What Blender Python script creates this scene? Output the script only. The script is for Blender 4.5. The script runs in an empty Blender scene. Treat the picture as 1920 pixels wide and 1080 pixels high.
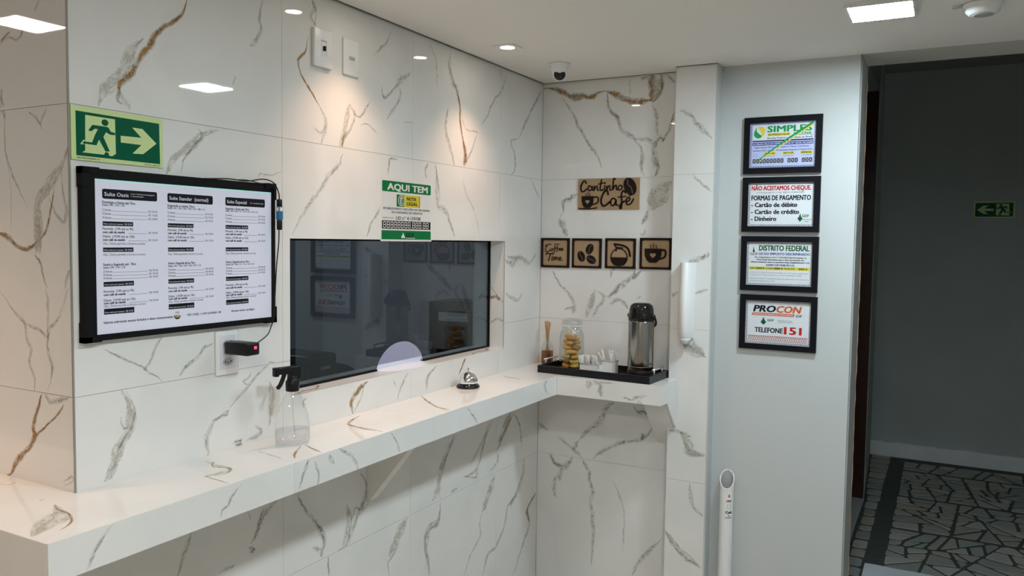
import bpy, bmesh, math, random
from mathutils import Vector, Matrix, Euler
random.seed(7)
PI = math.pi
SC = bpy.context.scene
COL = SC.collection
# ------------------------------------------------------------------ camera
CAMP = (-3.1603, -1.5706, 1.6357)
YAW, PITCH, ROLL, FPX = 0.4961, 0.0590, 0.0136, 1508.2
def cam_axes():
    cy, sy, cp, sp = math.cos(YAW), math.sin(YAW), math.cos(PITCH), math.sin(PITCH)
    fwd = Vector((cp * cy, cp * sy, -sp)); right = Vector((sy, -cy, 0)); up = right.cross(fwd)
    cr, sr = math.cos(ROLL), math.sin(ROLL)
    return fwd, cr * right + sr * up, -sr * right + cr * up
cd = bpy.data.cameras.new('camera'); cam = bpy.data.objects.new('camera', cd); COL.objects.link(cam)
fw, rt, up = cam_axes()
m = Matrix(((rt.x, up.x, -fw.x), (rt.y, up.y, -fw.y), (rt.z, up.z, -fw.z))).to_4x4()
m.translation = Vector(CAMP); cam.matrix_world = m
cd.sensor_width = 36; cd.lens = FPX / 1920 * 36; cd.clip_start = .05
SC.camera = cam
# ------------------------------------------------------------------ world, exposure, lamps
w = bpy.data.worlds.new('world'); SC.world = w; w.use_nodes = True
w.node_tree.nodes['Background'].inputs[0].default_value = (.8, .9, 1, 1)
w.node_tree.nodes['Background'].inputs[1].default_value = 0.03
vs = SC.view_settings
vs.view_transform = 'Standard'; vs.look = 'None'; vs.exposure = 0.39; vs.gamma = 1; vs.use_curve_mapping = False
ZC, ZK, ZB, XA = 2.3126, 1.1014, 1.0274, 2.147
PANEL_COL = (.76, .92, 1.0); PANEL_E = 130.0
WARM = (1.0, .64, .44); DOWN_W = 17.5
PANELS = [(-.612, -1.375), (-1.95, -1.40), (-3.35, -1.40), (-2.68, 1.03)]
DOWNLIGHTS = [(-.658, -.185), (-1.322, -.18), (-2.72, .40)]
OFFICE_W = 20.0
for i, (x, y) in enumerate(DOWNLIGHTS):
    l = bpy.data.lights.new('downlight_lamp', 'SPOT'); l.energy = DOWN_W * (2.5 if i == 2 else 1); l.color = WARM
    l.spot_size = math.radians(98); l.spot_blend = 1.0; l.shadow_soft_size = .022
    o = bpy.data.objects.new('downlight_lamp', l); COL.objects.link(o); o.location = (x, y, ZC - .006)
l = bpy.data.lights.new('office_lamp', 'AREA'); l.energy = OFFICE_W; l.size = .5; l.color = (.86, .88, 1.0)
o = bpy.data.objects.new('office_lamp', l); COL.objects.link(o); o.location = (-.9, 1.2, 2.28)

# ------------------------------------------------------------------ materials
def nt(name):
    m = bpy.data.materials.new(name); m.use_nodes = True
    return m, m.node_tree.nodes, m.node_tree.links, m.node_tree.nodes['Principled BSDF']
def pm(name, col, rough=.5, metal=0, spec=.5, trans=0, ior=1.45, emis=None, es=0, coat=0, bump=0, bscale=60, var=0, vscale=4):
    m, N, L, b = nt(name)
    c4 = (*col, 1)
    b.inputs['Base Color'].default_value = c4; b.inputs['Roughness'].default_value = rough
    b.inputs['Metallic'].default_value = metal; b.inputs['Specular IOR Level'].default_value = spec
    b.inputs['Transmission Weight'].default_value = trans; b.inputs['IOR'].default_value = ior
    b.inputs['Coat Weight'].default_value = coat
    if emis: b.inputs['Emission Color'].default_value = (*emis, 1); b.inputs['Emission Strength'].default_value = es
    if bump or var:
        g = N.new('ShaderNodeNewGeometry')
    if var:
        n = N.new('ShaderNodeTexNoise'); n.inputs['Scale'].default_value = vscale; n.inputs['Detail'].default_value = 4
        L.new(g.outputs['Position'], n.inputs['Vector'])
        mx = N.new('ShaderNodeMix'); mx.data_type = 'RGBA'
        mx.inputs[6].default_value = (*[c * (1 - var) for c in col], 1); mx.inputs[7].default_value = (*[min(1, c * (1 + var)) for c in col], 1)
        L.new(n.outputs['Fac'], mx.inputs[0]); L.new(mx.outputs[2], b.inputs['Base Color'])
    if bump:
        n = N.new('ShaderNodeTexNoise'); n.inputs['Scale'].default_value = bscale; n.inputs['Detail'].default_value = 3
        L.new(g.outputs['Position'], n.inputs['Vector'])
        bp = N.new('ShaderNodeBump'); bp.inputs['Strength'].default_value = bump; bp.inputs['Distance'].default_value = .002
        L.new(n.outputs['Fac'], bp.inputs['Height']); L.new(bp.outputs[0], b.inputs['Normal'])
    return m
def thin(name, col=(1, 1, 1), rough=.03, base=.035, tint=.97):
    """thin clear plastic or glass wall: fresnel gloss over a see-through sheet"""
    m, N, L, b = nt(name); N.remove(b)
    out = [n for n in N if n.type == 'OUTPUT_MATERIAL'][0]
    t = N.new('ShaderNodeBsdfTransparent'); t.inputs[0].default_value = (*[c * tint for c in col], 1)
    g = N.new('ShaderNodeBsdfGlossy'); g.inputs['Roughness'].default_value = rough
    lw = N.new('ShaderNodeLayerWeight'); lw.inputs[0].default_value = .35
    mp = N.new('ShaderNodeMapRange'); mp.inputs[3].default_value = base; mp.inputs[4].default_value = .6
    mx = N.new('ShaderNodeMixShader')
    L.new(lw.outputs['Facing'], mp.inputs[0]); L.new(mp.outputs[0], mx.inputs[0])
    L.new(t.outputs[0], mx.inputs[1]); L.new(g.outputs[0], mx.inputs[2]); L.new(mx.outputs[0], out.inputs[0])
    pw = N.new('ShaderNodeMath'); pw.operation = 'POWER'; pw.inputs[1].default_value = 2.5
    L.new(lw.outputs['Facing'], pw.inputs[0]); L.new(pw.outputs[0], mp.inputs[0])
    return m
def window_glass():
    m, N, L, b = nt('tinted_window_glass'); N.remove(b)
    out = [n for n in N if n.type == 'OUTPUT_MATERIAL'][0]
    t = N.new('ShaderNodeBsdfTransparent'); t.inputs[0].default_value = (.105, .132, .122, 1)
    g = N.new('ShaderNodeBsdfGlossy'); g.inputs['Roughness'].default_value = .015; g.inputs[0].default_value = (.86, .94, 1, 1)
    fr = N.new('ShaderNodeFresnel'); fr.inputs[0].default_value = 1.62
    mx = N.new('ShaderNodeMixShader')
    L.new(fr.outputs[0], mx.inputs[0]); L.new(t.outputs[0], mx.inputs[1]); L.new(g.outputs[0], mx.inputs[2]); L.new(mx.outputs[0], out.inputs[0])
    return m
TILE_COL = (.81, .80, .775)
def marble_base():
    m, N, L, b = nt('porcelain_white')
    g = N.new('ShaderNodeNewGeometry'); n = N.new('ShaderNodeTexNoise'); n.inputs['Scale'].default_value = 3.0; n.inputs['Detail'].default_value = 5; n.inputs['Distortion'].default_value = .8
    L.new(g.outputs['Position'], n.inputs['Vector'])
    r = N.new('ShaderNodeValToRGB'); r.color_ramp.elements[0].position = .32; r.color_ramp.elements[0].color = (.75, .745, .72, 1)
    r.color_ramp.elements[1].position = .58; r.color_ramp.elements[1].color = (*TILE_COL, 1)
    L.new(n.outputs['Fac'], r.inputs[0]); L.new(r.outputs[0], b.inputs['Base Color'])
    b.inputs['Roughness'].default_value = .025; b.inputs['Specular IOR Level'].default_value = .5
    return m
def vein_mat(name, core, cw, cs, halo, hs, wig=.5, edge=0, edgecol=None, su=30, amin=.12, speck=(.8, .8, .78)):
    m, N, L, b = nt(name)
    out = [n for n in N if n.type == 'OUTPUT_MATERIAL'][0]
    def M(op, a, c=None, cl=False):
        n = N.new('ShaderNodeMath'); n.operation = op; n.use_clamp = cl
        for i, q in enumerate((a, c)):
            if q is None: continue
            if isinstance(q, (int, float)): n.inputs[i].default_value = q
            else: L.new(q, n.inputs[i])
        return n.outputs[0]
    def MR(v, a0, a1, b0, b1, smooth=True):
        n = N.new('ShaderNodeMapRange'); n.interpolation_type = 'SMOOTHSTEP' if smooth else 'LINEAR'
        L.new(v, n.inputs[0])
        for i, q in enumerate((a0, a1, b0, b1)): n.inputs[i + 1].default_value = q
        return n.outputs[0]
    uv = N.new('ShaderNodeUVMap'); uv.uv_map = 'v'; sp = N.new('ShaderNodeSeparateXYZ'); L.new(uv.outputs[0], sp.inputs[0])
    u, v = sp.outputs[0], sp.outputs[1]
    def noise(mu, mv, off, det=3):
        cb = N.new('ShaderNodeCombineXYZ'); L.new(M('MULTIPLY', u, mu), cb.inputs[0]); L.new(M('MULTIPLY', v, mv), cb.inputs[1]); cb.inputs[2].default_value = off
        n = N.new('ShaderNodeTexNoise'); n.inputs['Scale'].default_value = 1; n.inputs['Detail'].default_value = det; L.new(cb.outputs[0], n.inputs['Vector'])
        return n.outputs['Fac']
    wv = M('MULTIPLY', M('SUBTRACT', noise(su * 1.6, 0, 3.1, 4), .5), wig * 2)
    vv = M('ABSOLUTE', M('ADD', v, wv))
    fine = noise(su * 4, 3.5, 7.7, 4)
    vr = M('ADD', vv, M('MULTIPLY', M('SUBTRACT', fine, .5), .5))
    amp = MR(noise(su * .8, .6, 1.3, 2), 0.36, .56, amin, 1)
    corea = M('MULTIPLY', MR(vr, 0, cw, 1, 0), M('MULTIPLY', amp, cs))
    ends = MR(M('ABSOLUTE', v), .55, 1, 1, 0)
    blot = MR(noise(su * .9, 1.6, 5.5, 4), .36, .62, .25, 1)
    haloa = M('MULTIPLY', MR(M('ADD', M('ABSOLUTE', v), M('MULTIPLY', M('SUBTRACT', fine, .5), .9)), .25, .95, 1, 0), M('MULTIPLY', blot, hs))
    col = N.new('ShaderNodeMix'); col.data_type = 'RGBA'; col.inputs[6].default_value = (*halo, 1); col.inputs[7].default_value = (*core, 1)
    L.new(MR(corea, 0, .5, 0, 1), col.inputs[0])
    al = M('MAXIMUM', corea, haloa); colout = col.outputs[2]
    if edge:
        ev = M('ABSOLUTE', M('SUBTRACT', M('ADD', M('ABSOLUTE', v), M('MULTIPLY', M('SUBTRACT', noise(su * 2.2, 0, 9.2, 3), .5), .5)), .66))
        ea = M('MULTIPLY', MR(ev, 0, .13, 1, 0), M('MULTIPLY', MR(noise(su * 1.1, 2, 2.2, 2), .4, .6, 0, 1), edge))
        c2 = N.new('ShaderNodeMix'); c2.data_type = 'RGBA'; L.new(colout, c2.inputs[6]); c2.inputs[7].default_value = (*edgecol, 1)
        L.new(ea, c2.inputs[0]); colout = c2.outputs[2]; al = M('MAXIMUM', al, ea)
    al = M('MULTIPLY', al, ends, True)
    c3 = N.new('ShaderNodeMix'); c3.data_type = 'RGBA'; c3.blend_type = 'MULTIPLY'; L.new(colout, c3.inputs[6]); c3.inputs[7].default_value = (*speck, 1)
    L.new(MR(noise(su * 3, 2.2, 4.4, 5), .47, .62, 0, 1), c3.inputs[0]); colout = c3.outputs[2]
    L.new(colout, b.inputs['Base Color']); b.inputs['Roughness'].default_value = .025
    tr = N.new('ShaderNodeBsdfTransparent'); mx = N.new('ShaderNodeMixShader')
    L.new(al, mx.inputs[0]); L.new(tr.outputs[0], mx.inputs[1]); L.new(b.outputs[0], mx.inputs[2]); L.new(mx.outputs[0], out.inputs[0])
    return m
MARBLE = marble_base()
VM = {'g': vein_mat('vein_gold', (.44, .235, .065), .80, 1.0, (.55, .46, .33), .45, .30, .75, (.15, .085, .03), su=60, amin=.4, speck=(.42, .36, .30)),
      'd': vein_mat('vein_dark', (.085, .08, .065), .22, .9, (.52, .50, .45), .30, .6, su=90),
      's': vein_mat('vein_grey', (.17, .165, .13), .13, .8, (.58, .565, .51), .42, .8, .5, (.20, .19, .15), su=70),
      'b': vein_mat('vein_smear', (.60, .575, .485), .9, .22, (.61, .585, .50), .55, .5, .6, (.22, .20, .14), su=50),
      'h': vein_mat('vein_hair', (.28, .27, .24), .25, .75, (.6, .59, .55), .2, .7, su=80)}
VORD = ['g', 'd', 's', 'b', 'h']
GROUT = pm('grout', (.40, .39, .36), .9)
PAINT = pm('wall_paint', (.555, .575, .57), .55, bump=.15, bscale=140, spec=.3)
CEIL = pm('ceiling_paint', (.87, .84, .80), .8, bump=.08, bscale=60, spec=.2)
GREYP = pm('grey_paint', (.42, .42, .41), .75, spec=.2, bump=.2)
DARKWALL = pm('corridor_paint', (.50, .545, .53), .7, spec=.2, var=.12, vscale=2.2, bump=.3, bscale=25)
SKIRT = pm('worn_skirting', (.88, .90, .93), .7, var=.1, vscale=9, bump=.4, bscale=30)
BROWN = pm('dark_varnished_wood', (.045, .012, .008), .35, var=.5, vscale=14, bump=.3, bscale=40)
PORC = pm('floor_porcelain', (.50, .45, .38), .12, var=.06, vscale=5)
WHITEP = pm('white_plastic', (.82, .82, .81), .3)
GREYPL = pm('grey_plastic', (.45, .45, .44), .4)
BLACKP = pm('black_plastic', (.012, .012, .013), .3, spec=0.22)
BLACKM = pm('black_matte', (.008, .008, .009), .6, spec=0.12)
BLACKG = pm('black_gloss', (.01, .01, .01), .08)
CHROME = pm('chrome', (.85, .85, .84), .07, metal=1)
STEEL = pm('brushed_steel', (.36, .34, .31), .2, metal=1)
SILVER = pm('satin_silver', (.7, .69, .66), .3, metal=1)
CLEAR = thin('clear_plastic')
GLASS = thin('clear_glass', (.97, .985, .98), .01, .045, .97)
# ------------------------------------------------------------------ helpers
class MB:
    def __init__(s, off=(0, 0, 0)):
        s.v = []; s.f = []; s.m = []; s.uv = {}; s.mats = []; s.sm = []; s.off = off
    def mi(s, mat):
        if mat not in s.mats: s.mats.append(mat)
        return s.mats.index(mat)
    def add(s, vs, fs, mat, smooth=False):
        b = len(s.v); s.v += [tuple(v) for v in vs]; k = s.mi(mat)
        for f in fs: s.f.append([b + i for i in f]); s.m.append(k); s.sm.append(smooth)
        return len(s.f)
    def box(s, a, b, mat):
        x0, y0, z0 = [min(p, q) for p, q in zip(a, b)]; x1, y1, z1 = [max(p, q) for p, q in zip(a, b)]
        s.add([(x0, y0, z0), (x1, y0, z0), (x1, y1, z0), (x0, y1, z0), (x0, y0, z1), (x1, y0, z1), (x1, y1, z1), (x0, y1, z1)],
              [(3, 2, 1, 0), (4, 5, 6, 7), (0, 1, 5, 4), (1, 2, 6, 5), (2, 3, 7, 6), (3, 0, 4, 7)], mat)
    def rbox(s, a, b, r, mat, seg=2, smooth=True):
        bm = bmesh.new(); bmesh.ops.create_cube(bm, size=1)
        c = [(p + q) / 2 for p, q in zip(a, b)]; d = [abs(q - p) for p, q in zip(a, b)]
        for v in bm.verts: v.co = Vector((c[0] + v.co.x * d[0], c[1] + v.co.y * d[1], c[2] + v.co.z * d[2]))
        bmesh.ops.bevel(bm, geom=list(bm.edges), offset=r, segments=seg, profile=.5, affect='EDGES')
        bm.verts.index_update()
        s.add([v.co.copy() for v in bm.verts], [[v.index for v in f.verts] for f in bm.faces], mat, smooth); bm.free()
    def prism(s, poly, z0, z1, mat, ax=2, smooth=False):
        def P(p, z): return (p[0], p[1], z) if ax == 2 else ((p[0], z, p[1]) if ax == 1 else (z, p[0], p[1]))
        n = len(poly); vs = [P(p, z0) for p in poly] + [P(p, z1) for p in poly]
        s.add(vs, [list(range(n))[::-1], list(range(n, 2 * n))], mat)
        s.add(vs, [(i, (i + 1) % n, n + (i + 1) % n, n + i) for i in range(n)], mat, smooth)
    def lathe(s, prof, mat, c=(0, 0, 0), n=32, sx=1, sy=1, rot=None, smooth=True, cap=True):
        vs = []; fs = []
        for r, z in prof:
            for i in range(n):
                a = 2 * PI * i / n; p = Vector((r * math.cos(a) * sx, r * math.sin(a) * sy, z))
                if rot: p = rot @ p
                vs.append((p.x + c[0], p.y + c[1], p.z + c[2]))
        for j in range(len(prof) - 1):
            for i in range(n): fs.append((j * n + i, j * n + (i + 1) % n, (j + 1) * n + (i + 1) % n, (j + 1) * n + i))
        if cap:
            if prof[0][0] > 1e-6: fs.append(tuple(range(n))[::-1])
            if prof[-1][0] > 1e-6: fs.append(tuple((len(prof) - 1) * n + i for i in range(n)))
        s.add(vs, fs, mat, smooth)
    def tube(s, pts, r, mat, n=8, smooth=True):
        pts = [Vector(p) for p in pts]; vs = []; fs = []; k = len(pts)
        rr = r if isinstance(r, (list, tuple)) else [r] * k
        t0 = (pts[1] - pts[0]).normalized(); a = t0.orthogonal().normalized()
        for i, p in enumerate(pts):
            t = (pts[min(i + 1, k - 1)] - pts[max(i - 1, 0)]).normalized()
            a = (a - t * a.dot(t)).normalized(); b = t.cross(a)
            for j in range(n):
                q = 2 * PI * j / n; vs.append(p + (a * math.cos(q) + b * math.sin(q)) * rr[i])
        for i in range(k - 1):
            for j in range(n): fs.append((i * n + j, i * n + (j + 1) % n, (i + 1) * n + (j + 1) % n, (i + 1) * n + j))
        fs.append(tuple(range(n))[::-1]); fs.append(tuple((k - 1) * n + j for j in range(n)))
        s.add(vs, fs, mat, smooth)
    # flat drawing in the local x-y plane at height z
    def rect(s, x0, y0, x1, y1, z, mat): s.add([(x0, y0, z), (x1, y0, z), (x1, y1, z), (x0, y1, z)], [(0, 1, 2, 3)], mat)
    def poly(s, pts, z, mat):
        a = sum(pts[i][0] * pts[(i + 1) % len(pts)][1] - pts[(i + 1) % len(pts)][0] * pts[i][1] for i in range(len(pts)))
        if a < 0: pts = pts[::-1]
        from mathutils.geometry import tessellate_polygon
        t = tessellate_polygon([[Vector((p[0], p[1], 0)) for p in pts]])
        s.add([(p[0], p[1], z) for p in pts], [tuple(q) for q in t], mat)
    def ell(s, cx, cy, rx, ry, z, mat, rot=0, n=24, a0=0, a1=2 * PI):
        c, q = math.cos(rot), math.sin(rot)
        s.poly([(cx + rx * math.cos(t) * c - ry * math.sin(t) * q, cy + rx * math.cos(t) * q + ry * math.sin(t) * c) for t in [a0 + (a1 - a0) * i / n for i in range(n)]], z, mat)
    def rrect(s, x0, y0, x1, y1, r, z, mat):
        p = []
        for cx, cy, a in ((x1 - r, y1 - r, 0), (x0 + r, y1 - r, 90), (x0 + r, y0 + r, 180), (x1 - r, y0 + r, 270)):
            p += [(cx + r * math.cos(math.radians(a + k)), cy + r * math.sin(math.radians(a + k))) for k in (0, 30, 60, 90)]
        s.poly(p, z, mat)
    def stroke(s, pts, wd, z, mat, smooth=2, th=0):
        p = smooth_line(pts, smooth)
        n = len(p); wl = wd if isinstance(wd, (list, tuple)) else None
        L_, R_ = [], []
        for i in range(n):
            a = p[max(i - 1, 0)]; b = p[min(i + 1, n - 1)]; d = math.hypot(b[0] - a[0], b[1] - a[1]) or 1
            ww = (wd if not wl else wl[0] + (wl[1] - wl[0]) * i / (n - 1)) / 2
            nx, ny = -(b[1] - a[1]) / d * ww, (b[0] - a[0]) / d * ww
            L_.append((p[i][0] + nx, p[i][1] + ny)); R_.append((p[i][0] - nx, p[i][1] - ny))
        for i in range(n - 1):
            q = [R_[i], R_[i + 1], L_[i + 1], L_[i]]
            if th: s.prism(q, z, z + th, mat)
            else: s.add([(a[0], a[1], z) for a in q], [(0, 1, 2, 3)], mat)
        for e in (p[0], p[-1]):
            ww = (wd if not wl else (wl[0] if e is p[0] else wl[1])) / 2
            pts8 = [(e[0] + ww * math.cos(t * PI / 4), e[1] + ww * math.sin(t * PI / 4)) for t in range(8)]
            if th: s.prism(pts8, z, z + th, mat)
            else: s.add([(a[0], a[1], z) for a in pts8], [tuple(range(8))], mat)
    def text(s, st, x, y, h, z, mat, w=None, bold=0, al='l', slant=0, fit=None):
        vs, fs, bb = glyphs(st, 0); bold = min(bold * 2.1, .04)
        k = h / .727; wd = (bb[1] - bb[0]) * k; kx = k
        if w: kx = k * w / wd; wd = w
        elif fit and wd > fit: kx = k * fit / wd; wd = fit
        x0 = x - (0 if al == 'l' else wd / 2 if al == 'c' else wd)
        for ki, (dx, dy) in enumerate([(0, 0)] if not bold else [(-bold, -bold * .5), (bold, -bold * .5), (-bold, bold * .5), (bold, bold * .5), (0, 0)]):
            s.add([(x0 + (v[0] + dx - bb[0]) * kx + slant * v[1] * k, y + (v[1] + dy) * k, z + .00003 * ki) for v in vs], fs, mat)
    def build(s, name, parent=None, label=None):
        me = bpy.data.meshes.new(name)
        ox, oy, oz = s.off
        me.from_pydata([(v[0] - ox, v[1] - oy, v[2] - oz) for v in s.v], [], s.f)
        for m_ in s.mats: me.materials.append(m_)
        me.polygons.foreach_set('material_index', s.m); me.polygons.foreach_set('use_smooth', s.sm)
        if s.uv:
            l = me.uv_layers.new(name='v')
            for pi, uvs in s.uv.items():
                for li, q in zip(me.polygons[pi].loop_indices, uvs): l.data[li].uv = q
        me.update()
        o = bpy.data.objects.new(name, me); COL.objects.link(o)
        if parent: o.parent = parent
        if label: o['label'] = label
        return o
_gc = {}
def glyphs(st, bold):
    if (st, bold) in _gc: return _gc[(st, bold)]
    c = bpy.data.curves.new('t', 'FONT'); c.body = st; c.size = 1; c.resolution_u = 2; c.fill_mode = 'FRONT'
    o = bpy.data.objects.new('t', c); me = bpy.data.meshes.new_from_object(o)
    vs = [(v.co.x, v.co.y) for v in me.vertices]; fs = [tuple(p.vertices) for p in me.polygons]
    bpy.data.objects.remove(o); bpy.data.meshes.remove(me); bpy.data.curves.remove(c)
    xs = [v[0] for v in vs] or [0, 1]
    _gc[(st, bold)] = (vs, fs, (min(xs), max(xs))); return _gc[(st, bold)]
def smooth_line(pts, k):
    if k <= 0 or len(pts) < 3: return [tuple(p) for p in pts]
    o = []; n = len(pts); K = k + 1
    for i in range(n - 1):
        p0, p1, p2, p3 = pts[max(i - 1, 0)], pts[i], pts[i + 1], pts[min(i + 2, n - 1)]
        for j in range(K):
            t = j / K
            o.append(tuple(.5 * (2 * p1[c] + (p2[c] - p0[c]) * t + (2 * p0[c] - 5 * p1[c] + 4 * p2[c] - p3[c]) * t * t + (3 * p1[c] - p0[c] - 3 * p2[c] + p3[c]) * t ** 3) for c in range(len(p1))))
    return o + [tuple(pts[-1])]
def tag(o, label, cat, group=None, kind=None):
    o['label'] = label; o['category'] = cat
    if group: o['group'] = group
    if kind: o['kind'] = kind
    return o
def thing(name, loc, label, cat, group=None, rot=(0, 0, 0)):
    o = bpy.data.objects.new(name, None); COL.objects.link(o); o.location = loc; o.rotation_euler = rot; o.empty_display_size = .05
    return tag(o, label, cat, group)
def struct(name, mb, label=None):
    o = mb.build(name); o['kind'] = 'structure'
    if label: o['label'] = label
    return o
ON_LEFT = (PI / 2, 0, 0)           # local x to the right, y up, z out of the wall, on the long tiled wall
ON_END = (PI / 2, 0, -PI / 2)      # the same on the walls that face the camera
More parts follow.
